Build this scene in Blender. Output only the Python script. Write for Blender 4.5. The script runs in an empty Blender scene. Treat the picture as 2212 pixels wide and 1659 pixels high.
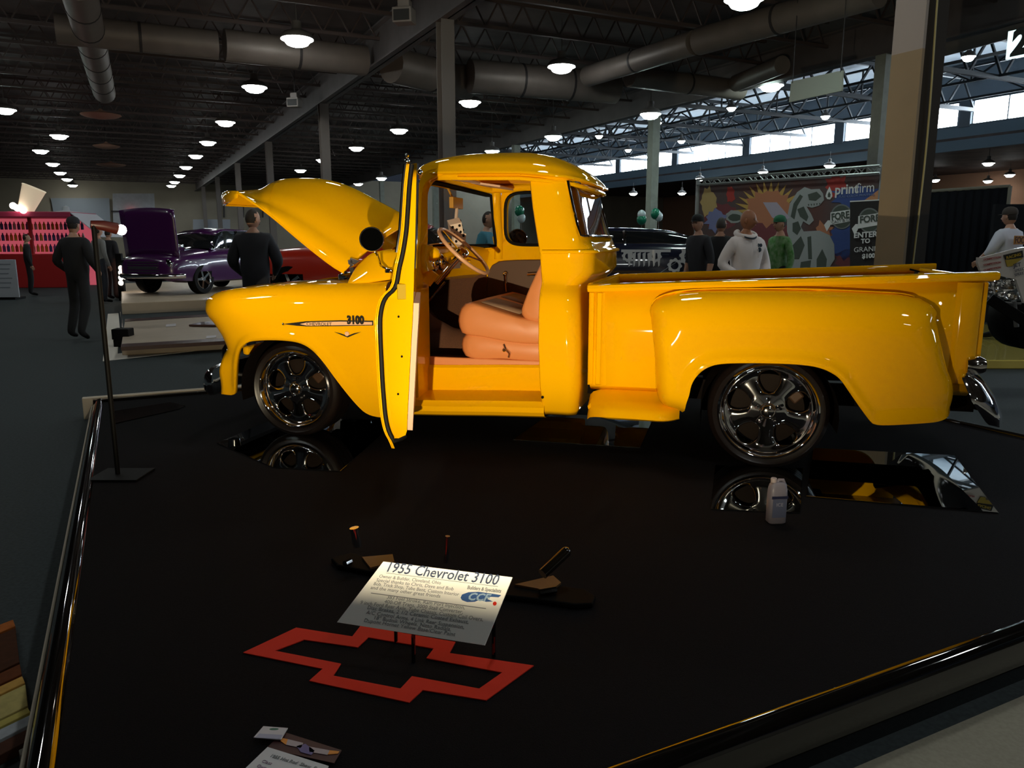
import bpy, bmesh, math, random
from mathutils import Vector, Matrix
import numpy as np
random.seed(7)
SC = bpy.context.scene
COL = SC.collection
PI = math.pi
# ------------------------------------------------------------------ camera (levelled hall frame: x right, y ahead, z up)
F, CX, CY, YH = 1662., 1106., 829.5, 520.
PITCH = math.atan((CY-YH)/F); SP, CP = math.sin(PITCH), math.cos(PITCH)
DZ, CAMZ = 0.15, 1.3918
cam = bpy.data.cameras.new('camera'); camo = bpy.data.objects.new('camera', cam); COL.objects.link(camo)
cam.sensor_fit = 'HORIZONTAL'; cam.sensor_width = 36.0; cam.lens = 36.0*F/2212.
cam.clip_start = .05; cam.clip_end = 400
camo.location = (0, 0, CAMZ); camo.rotation_euler = (PI/2-PITCH, 0, 0)
SC.camera = camo
# ------------------------------------------------------------------ world, exposure
w = bpy.data.worlds.new('world'); SC.world = w; w.use_nodes = True
w.node_tree.nodes['Background'].inputs[0].default_value = (.55, .7, 1, 1)
w.node_tree.nodes['Background'].inputs[1].default_value = .03
vs = SC.view_settings; vs.view_transform = 'Standard'; vs.look = 'None'; vs.exposure = 0.0; vs.gamma = 1.0; vs.use_curve_mapping = False

def ray(x, y):
    u, v = x-CX, y-CY
    return Vector((u, F*CP-v*SP, -F*SP-v*CP))
def onz(x, y, z):
    r = ray(x, y); t = (z-CAMZ)/r.z
    return Vector((r.x*t, r.y*t, z))
def atY(x, y, Y):
    r = ray(x, y); t = Y/r.y
    return Vector((r.x*t, Y, CAMZ+r.z*t))
def onplane(x, y, P0, P1, off=0.):
    """point on the vertical plane through ground points P0,P1 (metres), shifted off towards the viewer"""
    d = Vector((P1[0]-P0[0], P1[1]-P0[1], 0)).normalized(); n = Vector((-d.y, d.x, 0))
    if n.dot(Vector((P0[0], P0[1], 0))) > 0: n = -n
    r = ray(x, y); q = Vector((P0[0], P0[1], 0))+n*off
    t = q.dot(n)/r.dot(n)
    return Vector((r.x*t, r.y*t, CAMZ+r.z*t))
# hall axes: A runs down the hall, B across it
AX = Vector((-.444, .896, 0)); BX = Vector((.896, .444, 0))
def AB(a, b, z=0.): return AX*a+BX*b+Vector((0, 0, z))
HROT = math.atan2(BX.y, BX.x)
# truck frame: s along the truck (front to rear), n across it away from the viewer
TA = Vector((-1.39156, 4.81711, DZ)); TS = Vector((.96889, -.24752, 0)); TN = Vector((.24752, .96889, 0))
TROT = math.atan2(TS.y, TS.x)
def sd(x, y, n=0.):
    r = ray(x, y); t = (n+TA.dot(TN))/r.dot(TN); P = Vector((r.x*t, r.y*t, CAMZ+r.z*t))-TA
    return (P.dot(TS), P.z)
def sds(n, *l): return [sd(x, y, n) for x, y in l]

# ------------------------------------------------------------------ materials
MATS = {}
def mat(name, col, rough=.5, metal=0., coat=0., emit=None, es=0., noise=0., nscale=40., bump=0., trans=0., spec=.5, col2=None, sheen=0.):
    if name in MATS: return MATS[name]
    m = bpy.data.materials.new(name); m.use_nodes = True; nt = m.node_tree; b = nt.nodes['Principled BSDF']
    b.inputs['Base Color'].default_value = (*col, 1); b.inputs['Roughness'].default_value = rough
    b.inputs['Metallic'].default_value = metal; b.inputs['Coat Weight'].default_value = coat
    b.inputs['Coat Roughness'].default_value = .03; b.inputs['Specular IOR Level'].default_value = spec
    b.inputs['Transmission Weight'].default_value = trans
    if emit: b.inputs['Emission Color'].default_value = (*emit, 1); b.inputs['Emission Strength'].default_value = es
    if noise or bump:
        tc = nt.nodes.new('ShaderNodeTexCoord'); nz = nt.nodes.new('ShaderNodeTexNoise')
        nz.inputs['Scale'].default_value = nscale; nz.inputs['Detail'].default_value = 4
        nt.links.new(tc.outputs['Object'], nz.inputs['Vector'])
        if noise:
            mx = nt.nodes.new('ShaderNodeMix'); mx.data_type = 'RGBA'
            c2 = col2 or tuple(max(0, c*(1-noise)) for c in col)
            mx.inputs['A'].default_value = (*c2, 1); mx.inputs['B'].default_value = (*col, 1)
            rp = nt.nodes.new('ShaderNodeValToRGB'); rp.color_ramp.elements[0].position = .35; rp.color_ramp.elements[1].position = .65
            nt.links.new(nz.outputs['Fac'], rp.inputs['Fac']); nt.links.new(rp.outputs['Color'], mx.inputs['Factor'])
            nt.links.new(mx.outputs['Result'], b.inputs['Base Color'])
        if bump:
            bp = nt.nodes.new('ShaderNodeBump'); bp.inputs['Strength'].default_value = bump; bp.inputs['Distance'].default_value = .01
            nt.links.new(nz.outputs['Fac'], bp.inputs['Height']); nt.links.new(bp.outputs['Normal'], b.inputs['Normal'])
    MATS[name] = m; return m
YEL = mat('yellow_paint', (.92, .45, .001), .5, coat=.9, noise=.02, nscale=300, spec=.0)
CHR = mat('chrome', (.82, .82, .84), .06, 1.)
CHRD = mat('polished_alloy', (.72, .70, .68), .12, 1.)
BLK = mat('black_rubber', (.003, .003, .003), .6, spec=.15)
TYR = mat('tyre_rubber', (.010, .006, .005), .36, noise=.3, nscale=60)
DARK = mat('dark_underside', (.006, .004, .0035), .8, spec=.05)
TAN = mat('tan_vinyl', (.66, .235, .075), .45, bump=.05, nscale=200)
TAN2 = mat('tan_cloth', (.32, .2, .12), .8, bump=.1, nscale=300)
TAN3 = mat('pale_trim', (.75, .48, .33), .5)
CRP = mat('tan_carpet', (.11, .042, .018), .95, noise=.3, nscale=200, bump=.2)
GLS = mat('clear_glass', (1, 1, 1), .0, trans=1.)
MIR = mat('mirror_glass', (.62, .66, .64), .015, 1.)
BLKG = mat('black_gloss', (.004, .0035, .003), .05, coat=1.)
CARP = mat('black_carpet', (.0085, .0075, .0085), .95, noise=.35, nscale=350, bump=.3, spec=.1)
WHT = mat('white_paint', (.8, .8, .8), .5)
RED = mat('red_tape', (.72, .03, .012), .7, spec=.2)
STEEL = mat('painted_steel', (.17, .17, .17), .55, noise=.15, nscale=3)
DSTEEL = mat('dark_steel', (.035, .03, .03), .6)
def glass_thin(name, tint, mixf=.12, fres=True):
    if name in MATS: return MATS[name]
    m = bpy.data.materials.new(name); m.use_nodes = True; nt = m.node_tree; nt.nodes.clear()
    o = nt.nodes.new('ShaderNodeOutputMaterial'); t = nt.nodes.new('ShaderNodeBsdfTransparent'); g = nt.nodes.new('ShaderNodeBsdfGlossy')
    mx = nt.nodes.new('ShaderNodeMixShader'); fr = nt.nodes.new('ShaderNodeFresnel'); fr.inputs['IOR'].default_value = 1.5
    ad = nt.nodes.new('ShaderNodeMath'); ad.operation = 'ADD'; ad.inputs[1].default_value = mixf
    t.inputs[0].default_value = (*tint, 1); g.inputs['Roughness'].default_value = .01
    (nt.links.new(fr.outputs[0], ad.inputs[0]) if fres else ad.inputs[0].__setattr__('default_value', 0.)); nt.links.new(ad.outputs[0], mx.inputs[0]); nt.links.new(t.outputs[0], mx.inputs[1]); nt.links.new(g.outputs[0], mx.inputs[2]); nt.links.new(mx.outputs[0], o.inputs[0])
    MATS[name] = m; return m
PANE = glass_thin('window_glass', (.92, .95, .94), .03, False)
PANER = glass_thin('rear_window_glass', (.55, .58, .58), .25)

# ------------------------------------------------------------------ mesh helpers
def link(o, parent=None):
    COL.objects.link(o)
    if parent is not None: o.parent = parent
    return o
class MB:
    def __init__(s): s.v = []; s.f = []; s.m = []; s.cur = 0
    def quad(s, *p, m=None):
        i = len(s.v); s.v += [tuple(q) for q in p]; s.f.append(tuple(range(i, i+len(p)))); s.m.append(s.cur if m is None else m); return s
    def box(s, c, d, rz=0., R=None):
        x, y, z = d[0]/2, d[1]/2, d[2]/2; M = R or Matrix.Rotation(rz, 3, 'Z'); c = Vector(c)
        i = len(s.v)
        for a in (-x, x):
            for b in (-y, y):
                for e in (-z, z): s.v.append(tuple(c+M@Vector((a, b, e))))
        for q in ((0, 1, 3, 2), (4, 6, 7, 5), (0, 4, 5, 1), (2, 3, 7, 6), (0, 2, 6, 4), (1, 5, 7, 3)):
            s.f.append(tuple(i+k for k in q)); s.m.append(s.cur)
        return s
    def bar(s, a, b, wd, h=None, up=(0, 0, 1)):
        a, b = Vector(a), Vector(b); d = b-a; L = d.length; d.normalize(); u = Vector(up)
        if abs(d.dot(u)) > .98: u = Vector((1, 0, 0))
        x = d.cross(u).normalized(); z = x.cross(d)
        R = Matrix((d, x, z)).transposed(); return s.box((a+b)/2, (L, wd, h or wd), R=R)
    def tube(s, pts, r, k=10, closed=False, cap=True):
        pts = [Vector(p) for p in pts]; n = len(pts); i0 = len(s.v); up = None
        rs = r if isinstance(r, (list, tuple)) else [r]*n
        for j, p in enumerate(pts):
            if closed: d = pts[(j+1) % n]-pts[j-1]
            else: d = pts[min(j+1, n-1)]-pts[max(j-1, 0)]
            d.normalize()
            if up is None:
                up = Vector((0, 0, 1)) if abs(d.z) < .9 else Vector((1, 0, 0))
            x = d.cross(up).normalized(); up = x.cross(d).normalized()
            for q in range(k):
                an = 2*PI*q/k; s.v.append(tuple(p+(x*math.cos(an)+up*math.sin(an))*rs[j]))
        for j in range(n if closed else n-1):
            for q in range(k):
                a, b = i0+j*k, i0+((j+1) % n)*k
                s.f.append((a+q, a+(q+1) % k, b+(q+1) % k, b+q)); s.m.append(s.cur)
        if cap and not closed:
            s.f.append(tuple(i0+q for q in range(k))); s.m.append(s.cur); s.f.append(tuple(i0+(n-1)*k+q for q in reversed(range(k)))); s.m.append(s.cur)
        return s
    def lathe(s, prof, k=32, M=None, cap=True):
        """prof: (radius, height) along z; M: Matrix placing it"""
        M = M or Matrix.Identity(4); i0 = len(s.v)
        for r, h in prof:
            for q in range(k):
                an = 2*PI*q/k; s.v.append(tuple(M@Vector((r*math.cos(an), r*math.sin(an), h))))
        for j in range(len(prof)-1):
            for q in range(k):
                a, b = i0+j*k, i0+(j+1)*k
                s.f.append((a+q, a+(q+1) % k, b+(q+1) % k, b+q)); s.m.append(s.cur)
        if cap:
            if prof[0][0] > 1e-4: s.f.append(tuple(i0+q for q in reversed(range(k)))); s.m.append(s.cur)
            if prof[-1][0] > 1e-4: s.f.append(tuple(i0+(len(prof)-1)*k+q for q in range(k))); s.m.append(s.cur)
        return s
    def grid(s, G, closed=False):
        nu, nv = len(G), len(G[0]); i0 = len(s.v)
        for r in G:
            for p in r: s.v.append(tuple(p))
        for i in range(nu if closed else nu-1):
            for j in range(nv-1):
                a = i0+i*nv+j; b = i0+((i+1) % nu)*nv+j
                s.f.append((a, a+1, b+1, b)); s.m.append(s.cur)
        return s
    def prism(s, poly, d0, d1, fn):
        """poly of 2D points; fn(u,v,d) -> 3D"""
        n = len(poly); i = len(s.v)
        for d in (d0, d1):
            for u, v in poly: s.v.append(tuple(fn(u, v, d)))
        s.f.append(tuple(range(i, i+n))); s.f.append(tuple(range(i+2*n-1, i+n-1, -1))); s.m += [s.cur]*2
        for k in range(n):
            s.f.append((i+k, i+n+k, i+n+(k+1) % n, i+(k+1) % n)); s.m.append(s.cur)
        return s
    def ring(s, outer, inner, d0, d1, fn):
        n = len(outer); i = len(s.v)
        for d in (d0, d1):
            for P in (outer, inner):
                for u, v in P: s.v.append(tuple(fn(u, v, d)))
        for k in range(n):
            q = (k+1) % n
            for F4 in ((k, q, n+q, n+k), (2*n+k, 3*n+k, 3*n+q, 2*n+q), (k, 2*n+k, 2*n+q, q), (n+k, n+q, 3*n+q, 3*n+k)):
                s.f.append(tuple(i+e for e in F4)); s.m.append(s.cur)
        return s
    def ball(s, c, r, k=12, sc=(1, 1, 1)):
        c = Vector(c); pr = []
        i0 = len(s.v); n = k//2+1
        for j in range(n):
            ph = PI*j/(n-1)
            for q in range(k):
                an = 2*PI*q/k; s.v.append((c.x+r*sc[0]*math.sin(ph)*math.cos(an), c.y+r*sc[1]*math.sin(ph)*math.sin(an), c.z+r*sc[2]*math.cos(ph)))
        for j in range(n-1):
            for q in range(k):
                a, b = i0+j*k, i0+(j+1)*k; s.f.append((a+q, b+q, b+(q+1) % k, a+(q+1) % k)); s.m.append(s.cur)
        return s
    def build(s, name, mt, parent=None, smooth=False, bevel=0., solid=0., sub=0, merge=True, angle=40, soff=0., loc=None):
        me = bpy.data.meshes.new(name); me.from_pydata(s.v, [], s.f); me.update()
        mts = mt if isinstance(mt, (list, tuple)) else [mt]
        for m_ in mts: me.materials.append(m_)
        if len(mts) > 1: me.polygons.foreach_set('material_index', s.m)
        bm = bmesh.new(); bm.from_mesh(me)
        if merge: bmesh.ops.remove_doubles(bm, verts=bm.verts, dist=1e-5)
        bmesh.ops.recalc_face_normals(bm, faces=bm.faces)
        if smooth:
            for f in bm.faces: f.smooth = True
            if angle < 180:
                ca = math.radians(angle)
                for e in bm.edges:
                    if len(e.link_faces) == 2 and e.calc_face_angle(0) > ca: e.smooth = False
        bm.to_mesh(me); bm.free()
        o = bpy.data.objects.new(name, me); link(o, parent)
        if loc is not None: o.location = loc
        if solid:
            md = o.modifiers.new('s', 'SOLIDIFY'); md.thickness = solid; md.offset = soff
        if bevel:
            md = o.modifiers.new('b', 'BEVEL'); md.width = bevel; md.segments = 2; md.limit_method = 'ANGLE'
        if sub:
            md = o.modifiers.new('u', 'SUBSURF'); md.levels = sub; md.render_levels = sub
        return o
def tag(o, label=None, cat=None, group=None, kind=None):
    if label: o['label'] = label
    if cat: o['category'] = cat
    if group: o['group'] = group
    if kind: o['kind'] = kind
    return o
def empty(name, loc, rz=0., **k):
    o = bpy.data.objects.new(name, None); link(o); o.location = loc; o.rotation_euler = (0, 0, rz); o.empty_display_size = .1
    return tag(o, **k)
def copy_tree(o, parent=None):
    c = o.copy(); link(c, parent)
    for ch in list(o.children): copy_tree(ch, c)
    return c
def catmull(pts, n, closed=False):
    P = [np.array(p, float) for p in pts]; out = []; N = len(P)
    for i in range(N if closed else N-1):
        if closed: p0, p1, p2, p3 = P[i-1], P[i], P[(i+1) % N], P[(i+2) % N]
        else: p0, p1, p2, p3 = P[max(i-1, 0)], P[i], P[i+1], P[min(i+2, N-1)]
        for k in range(8):
            t = k/8; out.append(.5*((2*p1)+(-p0+p2)*t+(2*p0-5*p1+4*p2-p3)*t*t+(-p0+3*p1-3*p2+p3)*t**3))
    out.append(P[0] if closed else P[-1]); A = np.array(out)
    d = np.r_[0, np.cumsum(np.linalg.norm(np.diff(A, axis=0), axis=1))]
    t = np.linspace(0, d[-1], n+1 if closed else n)
    R = np.stack([np.interp(t, d, A[:, c]) for c in range(A.shape[1])], 1)
    return R[:-1] if closed else R
def coons(top, bot, left, right, nu, nv, bp=1.):
    """top/bot run left to right, left/right run bottom to top"""
    T, B, L, R = catmull(top, nu), catmull(bot, nu), catmull(left, 60), catmull(right, 60)
    G = []
    for i in range(nu):
        u = i/(nu-1); row = []
        for j in range(nv):
            v = 1-(1-j/(nv-1))**bp
            l = np.array([np.interp(v*59, range(60), L[:, c]) for c in range(2)]); r = np.array([np.interp(v*59, range(60), R[:, c]) for c in range(2)])
            p = (1-v)*B[i]+v*T[i]+(1-u)*l+u*r-((1-u)*(1-v)*B[0]+u*(1-v)*B[-1]+(1-u)*v*T[0]+u*v*T[-1])
            row.append(p)
        G.append(row)
    return np.array(G)
def dist_poly(P, poly):
    poly = np.array(poly); d = np.full(P.shape[:2], 1e9)
    for a, b in zip(poly[:-1], poly[1:]):
        ab = b-a; L = ab@ab+1e-12; t = np.clip(((P-a)@ab)/L, 0, 1); q = a+t[..., None]*ab
        d = np.minimum(d, np.linalg.norm(P-q, axis=2))
    return d
def text_obj(txt, size, mt, parent=None, name='lettering', M=None, depth=.002, shear=0., align='LEFT', sx=1., res=3, bold=0.):
    cu = bpy.data.curves.new('t', 'FONT'); cu.body = txt; cu.size = size; cu.extrude = depth; cu.shear = shear; cu.align_x = align; cu.resolution_u = res
    cu.offset = bold
    o = bpy.data.objects.new('t', cu); COL.objects.link(o)
    dg = bpy.context.evaluated_depsgraph_get(); me = bpy.data.meshes.new_from_object(o.evaluated_get(dg)); bpy.data.objects.remove(o); bpy.data.curves.remove(cu)
    me.name = name; me.materials.clear(); me.materials.append(mt)
    if M is not None: me.transform((M @ Matrix.Diagonal((sx, 1, 1, 1))))
    r = bpy.data.objects.new(name, me); link(r, parent); return r
def fit_text(txt, P0, P1, size, up, nrm, mt, parent, name='lettering', shear=0., bold=0., depth=.0003):
    o = text_obj(txt, size, mt, parent, name, None, depth, shear, 'LEFT', 1., 2, bold)
    xs = [v.co.x for v in o.data.vertices]; x0, w_ = min(xs), max(xs)-min(xs)
    M = frame(P0+nrm*.0012, P1-P0, up) @ Matrix.Diagonal(((P1-P0).length/w_, 1, 1, 1)) @ Matrix.Translation((-x0, 0, 0)); o.data.transform(M); return o
def frame(o, x, y):
    """matrix with origin o, x axis along x, y axis along y"""
    x = Vector(x).normalized(); y = Vector(y); z = x.cross(y).normalized(); y = z.cross(x)
    M = Matrix((x, y, z)).transposed().to_4x4(); M.translation = Vector(o); return M
# ================================================================== LIGHT (the show's own lamps) -- see lamp builders for the high bays
def spot(loc, target, power, col, size=70, r=.05, blend=.6):
    l = bpy.data.lights.new('spot', 'SPOT'); l.energy = power; l.color = col; l.spot_size = math.radians(size); l.spot_blend = blend; l.shadow_soft_size = r
    o = bpy.data.objects.new('spot_light', l); COL.objects.link(o); o.location = loc
    o.rotation_euler = (Vector(target)-Vector(loc)).to_track_quat('-Z', 'Y').to_euler(); return o
KEY1 = TA+TS*1.95+TN*-3.75+Vector((0, 0, .45))
spot(KEY1, TA+TS*1.15+Vector((0, 0, 1.35)), 660, (1., .84, .56), 92, .012, 1.)
# ================================================================== THE HALL
FLOORM = mat('aisle_carpet', (.048, .060, .063), .85, noise=.25, nscale=60, bump=.1, spec=.2)
def quadAB(a0, a1, b0, b1, z, name, mt, t=.1, **k):
    m = MB(); c = AB((a0+a1)/2, (b0+b1)/2, z-t/2); m.box(c, (b1-b0, a1-a0, t), rz=HROT)
    return tag(m.build(name, mt), kind='structure', **k)
quadAB(-30, 80, -40, 90, 0., 'floor', FLOORM)
fl2 = quadAB(-26, 1.24, -12, 20, .004, 'floor', mat('concrete_beige', (.36, .33, .25), .8, noise=.12, nscale=90, bump=.1), .008)
CEIL = mat('ceiling_deck', (.13, .095, .085), .7, noise=.5, nscale=.8, bump=.0)
ceil = quadAB(-30, 76, -40, 15.7, 6.75, 'ceiling', CEIL, .12)
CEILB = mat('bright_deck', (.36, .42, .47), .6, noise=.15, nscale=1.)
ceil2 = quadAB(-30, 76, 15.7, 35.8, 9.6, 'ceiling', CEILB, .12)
ceil3 = quadAB(-30, 76, 35.8, 58, 6.2, 'ceiling', CEIL, .12)
quadAB(-30, 76, 15.65, 15.85, 9.6, 'wall_upper', mat('upper_wall', (.10, .11, .12), .8), 3.3)
# deck corrugation ribs are the ceiling's own relief: joined
m = MB()
for i in range(0, 150): m.box(AB(2+i*.5, -8.5, 6.68), (14, .16, .06), rz=HROT)
rb_ = m.build('deck_rib', CEIL, ceil); rb_['kind'] = 'stuff'
# open-web joists: one mesh shared by all
def truss_mesh(L, h, step, w_, mt, name, web=.03):
    m = MB(); m.box((0, 0, 0), (L, w_, w_)).box((0, 0, h), (L, w_, w_)); n = int(L/step); x = -L/2
    for i in range(n):
        m.bar((x+i*step, 0, 0), (x+(i+.5)*step, 0, h), web, web).bar((x+(i+.5)*step, 0, h), (x+(i+1)*step, 0, 0), web, web)
    return m.build(name, mt, None, merge=False)
JST = mat('joist_paint', (.09, .065, .06), .55)
j0 = None
for i in range(36):
    a_ = -2+i*2.05
    if j0 is None:
        j0 = truss_mesh(33, .55, .62, .07, JST, 'joist'); j = j0
    else: j = j0.copy(); COL.objects.link(j)
    j.parent = ceil; j.location = AB(a_, -.8, 6.02); j.rotation_euler = (0, 0, HROT)
t0 = None
TRS = mat('truss_paint', (.035, .042, .05), .55)
for i in range(14):
    a_ = -1+i*5.0
    if t0 is None: t0 = truss_mesh(20, 1.35, 2.0, .16, TRS, 'roof_truss', .08); t = t0
    else: t = t0.copy(); COL.objects.link(t)
    t.parent = ceil2; t.location = AB(a_, 25.8, 7.35); t.rotation_euler = (0, 0, HROT)
s0 = None
for k, b_ in enumerate((19, 22.5, 26, 29.5, 33)):
    m = MB().box((0, 0, 0), (70, .09, .09)).box((0, 0, 1.3), (70, .09, .09))
    for i in range(14): m.bar((-32.5+i*5, 0, 0), (-35+i*5, 0, 1.3), .06).bar((-32.5+i*5, 0, 0), (-30+i*5, 0, 1.3), .06).bar((-32.5+i*5, 0, 0), (-32.5+i*5, 0, 1.3), .06)
    if s0 is None: s0 = m.build('bridging_truss', TRS, None, merge=False); s = s0
    else: s = s0.copy(); COL.objects.link(s)
    s.parent = ceil2; s.location = AB(32.5, b_, 7.4); s.rotation_euler = (0, 0, HROT+PI/2)
# girders along the hall
def girder(b_, z0, h, fw, name='beam', a0=-25, a1=76, mt=STEEL):
    m = MB(); c = AB((a0+a1)/2, b_, 0); Lg = a1-a0
    m.box(c+Vector((0, 0, z0+.02)), (Lg, fw, .04), rz=HROT+PI/2).box(c+Vector((0, 0, z0+h-.02)), (Lg, fw, .04), rz=HROT+PI/2).box(c+Vector((0, 0, z0+h/2)), (Lg, .03, h), rz=HROT+PI/2)
    return tag(m.build(name, mt), kind='structure')
BEAMM = mat('beam_paint', (.17, .15, .15), .5, noise=.2, nscale=2)
girder(5.73, 5.45, .85, .30, mt=BEAMM); girder(15.7, 5.5, .8, .30, mt=BEAMM); girder(-15, 5.5, .8, .3, mt=BEAMM)
COLM = mat('column_tan', (.24, .185, .115), .6, noise=.06, nscale=4); COLMU = mat('column_upper_grey', (.28, .255, .25), .6); COLM2 = mat('column_grey', (.19, .165, .15), .6)
def column(a_, b_, z1=5.5, w_=.26, mt=COLM2, box=False):
    m = MB(); c = AB(a_, b_, z1/2)
    if box: m.box(c, (w_, w_, z1), rz=HROT)
    else:
        m.box(c, (.012, w_, z1), rz=HROT)
        for sg in (-1, 1): m.box(c+AX*sg*w_/2, (w_, .016, z1), rz=HROT)
    m.box(AB(a_, b_, .01), (w_+.15, w_+.15, .02), rz=HROT)
    return tag(m.build('column', mt), kind='structure')
c1A = AX.dot(Vector((3.21, 6.44, 0)))
# nearest pillar: a panel faces the truck side, open H section on the other
m = MB(); m.cur = 0
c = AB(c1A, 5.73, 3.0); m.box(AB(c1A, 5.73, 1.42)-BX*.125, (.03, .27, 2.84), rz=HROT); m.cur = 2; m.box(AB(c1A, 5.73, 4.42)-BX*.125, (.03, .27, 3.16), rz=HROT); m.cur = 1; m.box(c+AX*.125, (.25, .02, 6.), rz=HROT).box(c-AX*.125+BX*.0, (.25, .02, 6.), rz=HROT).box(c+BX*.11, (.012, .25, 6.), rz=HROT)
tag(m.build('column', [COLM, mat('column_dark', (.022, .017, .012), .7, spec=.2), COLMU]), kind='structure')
pts = [AB(c1A-.15, 5.70-.02*math.sin(z*2.2), z) for z in np.linspace(.1, 4.2, 30)]
tag(MB().tube(pts, .008, 6).build('hanging_cable', mat('cable_pale', (.35, .33, .16), .6), smooth=True), 'thin pale cable running down the dark side of the nearest pillar', 'cable')
for i in range(1, 7): column(c1A+10.05*i, 5.73)
for a_ in (12.75, 21.3, 31.3, 41.3, 51.3, 61.3): column(a_, 15.7, 5.5, .28, mt=mat('column_sage', (.36, .38, .32), .6, noise=.15, nscale=5), box=True)
p = onplane(1412, 410, AB(20, 15.5).xy, AB(40, 15.5).xy)
# far wall, panels
WALLM = mat('far_wall_block', (.42, .37, .28), .9, noise=.12, nscale=.6)
FA = 71.
wf = MB().box(AB(FA+.1, 25, 3.4), (130, .2, 6.8), rz=HROT).build('wall_far', WALLM); tag(wf, kind='structure')
def on_far(x, y, off=0.): return onplane(x, y, AB(FA, 0).xy, AB(FA, 10).xy, off)
def farquad(name, pts, mt, parent=None, off=.1, th=.08):
    n = -AX; P = [on_far(x, y, off) for x, y in pts]
    return MB().prism(P and [(i, 0) for i in range(len(P))], 0, th, lambda u, v, d: P[int(u)]+n*d).build(name, mt, parent)
d1 = farquad('door_1', [(243, 418), (333, 418), (337, 493), (245, 493)], mat('roll_door', (.50, .52, .55), .6, noise=.12, nscale=3)); tag(d1, kind='structure')
farquad('door_rail', [(240, 455), (335, 455), (335, 458), (240, 458)], DSTEEL, d1, .22)
farquad('wall_panel', [(110, 428), (236, 428), (240, 510), (125, 510)], mat('grey_panel', (.34, .38, .42), .8), wf, .1)
for k in range(4): farquad('downpipe', [(440+k*42, 420), (443+k*42, 420), (443+k*42, 470), (440+k*42, 470)], DSTEEL, wf, .1)
ex = farquad('exit_lamp', [(281, 453), (286, 453), (286, 458), (281, 458)], mat('red_lamp', (.8, .05, .02), .4, emit=(1, .03, .04), es=4), None, .4); tag(ex, 'small glowing red lamp in front of the pale roll door', 'lamp')
bl = farquad('hanging_banner', [(417, 474), (497, 474), (497, 498), (417, 498)], mat('banner_white', (.42, .45, .5), .8), None, 6.); tag(bl, 'long white blank banner above the purple car', 'banner')
# left wall
tag(MB().box(AB(25, -19.5, 3.4), (90, .2, 6.8), rz=HROT+PI/2).build('wall_left', mat('wall_left_dark', (.05, .045, .045), .9)), kind='structure')
# right: clerestory wall at b=35.8 with daylight windows
m = MB(); m.box(AB(25, 35.9, 6.15), (100, .2, 1.1), rz=HROT+PI/2)
wr = tag(m.build('wall_right', mat('fascia_blue', (.16, .22, .27), .7)), kind='structure')
tag(MB().box(AB(25, 35.9, 8.7), (100, .2, 1.8), rz=HROT+PI/2).build('wall_right', mat('upper_right_wall', (.25, .3, .35), .7)), kind='structure')
SKY = mat('daylight_pane', (.8, .9, 1), .5, emit=(.78, .90, 1.), es=20.)
for i in range(12):
    a_ = -8+i*7.2
    wdw = MB().box(AB(a_, 35.95, 7.25), (6.5, .03, 1.15), rz=HROT+PI/2).build('window_%d' % (i+1), SKY); tag(wdw, kind='structure')
    m = MB()
    for k in range(5): m.box(AB(a_-3.25+k*1.62, 35.85, 7.25), (.05, .08, 1.15), rz=HROT+PI/2)
    m.box(AB(a_, 35.85, 6.72), (6.6, .1, .07), rz=HROT+PI/2).box(AB(a_, 35.85, 7.8), (6.6, .1, .07), rz=HROT+PI/2).box(AB(a_+3.6, 35.85, 7.25), (.55, .15, 1.2), rz=HROT+PI/2).build('window_frame', mat('window_steel', (.12, .15, .18), .5), wdw)
# far side walls under the mezzanine
tag(MB().box(AB(-27, 10, 3.4), (100, .2, 6.8), rz=HROT).build('wall_back', mat('back_wall', (.70, .58, .45), .9)), kind='structure')
tag(MB().box(AB(45, 54, 3.1), (80, .2, 6.2), rz=HROT+PI/2).build('wall_side', mat('tan_wall', (.55, .30, .19), .9)), kind='structure')
# ---------------------------------------------------------------- high-bay lamps
LENS = mat('lamp_lens', (.9, .95, 1), .4, emit=(.93, .98, .95), es=32.)
LENS2 = mat('lamp_lens_cool', (.9, 1, .97), .4, emit=(.78, 1., .92), es=32.)
HOUS = mat('lamp_housing', (.20, .19, .18), .5)
bodyM = [None]
def lamp(P, label, grp, lens=LENS, s=1., ceilz=6.62):
    key = (lens.name, round(s, 2))
    o = empty('high_bay_lamp', P, label=label, cat='lamp', group=grp)
    if key not in lampc:
        m = MB().lathe([(.325*s, .02), (.34*s, .05), (.33*s, .10), (.25*s, .17), (.14*s, .20), (.10*s, .24), (.10*s, .38), (.0, .40)], 24)
        m.tube([(0, 0, .38), (0, 0, ceilz-P.z)], .012, 6); h = m.build('housing', HOUS, o, smooth=True, angle=50)
        l = MB().lathe([(.0, -.11), (.15*s, -.105), (.22*s, -.075), (.27*s, -.01), (.335*s, .02), (.325*s, .05), (0, .05)], 24).build('lens', lens, o, smooth=True, angle=50)
        lampc[key] = (h, l)
    else:
        for q in lampc[key]: c = q.copy(); COL.objects.link(c); c.parent = o
    return o
lampc = {}
ZL = 5.5
LP = [((14, 240), 'first'), ((125, 296), ''), ((88, 328), ''), ((114, 356), ''), ((130, 375), ''), ((145, 389), ''), ((157, 402), '')]
names = ['nearest', 'second', 'third', 'fourth', 'fifth', 'sixth', 'seventh', 'eighth', 'ninth', 'tenth']
i = 0
for q, (x, y) in enumerate([(10, 239), (88, 327), (114, 355), (130, 374), (145, 388), (157, 401)]):
    lamp(onz(x, y, ZL), 'glowing high bay lamp, %s in the row along the left side' % names[q], 'high bay lamps in the left row', LENS2 if q == 0 else LENS)
lamp(onz(128, 295, ZL), 'glowing high bay lamp just inside the left row, above the snack booth', 'high bay lamps in the left row')
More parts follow.
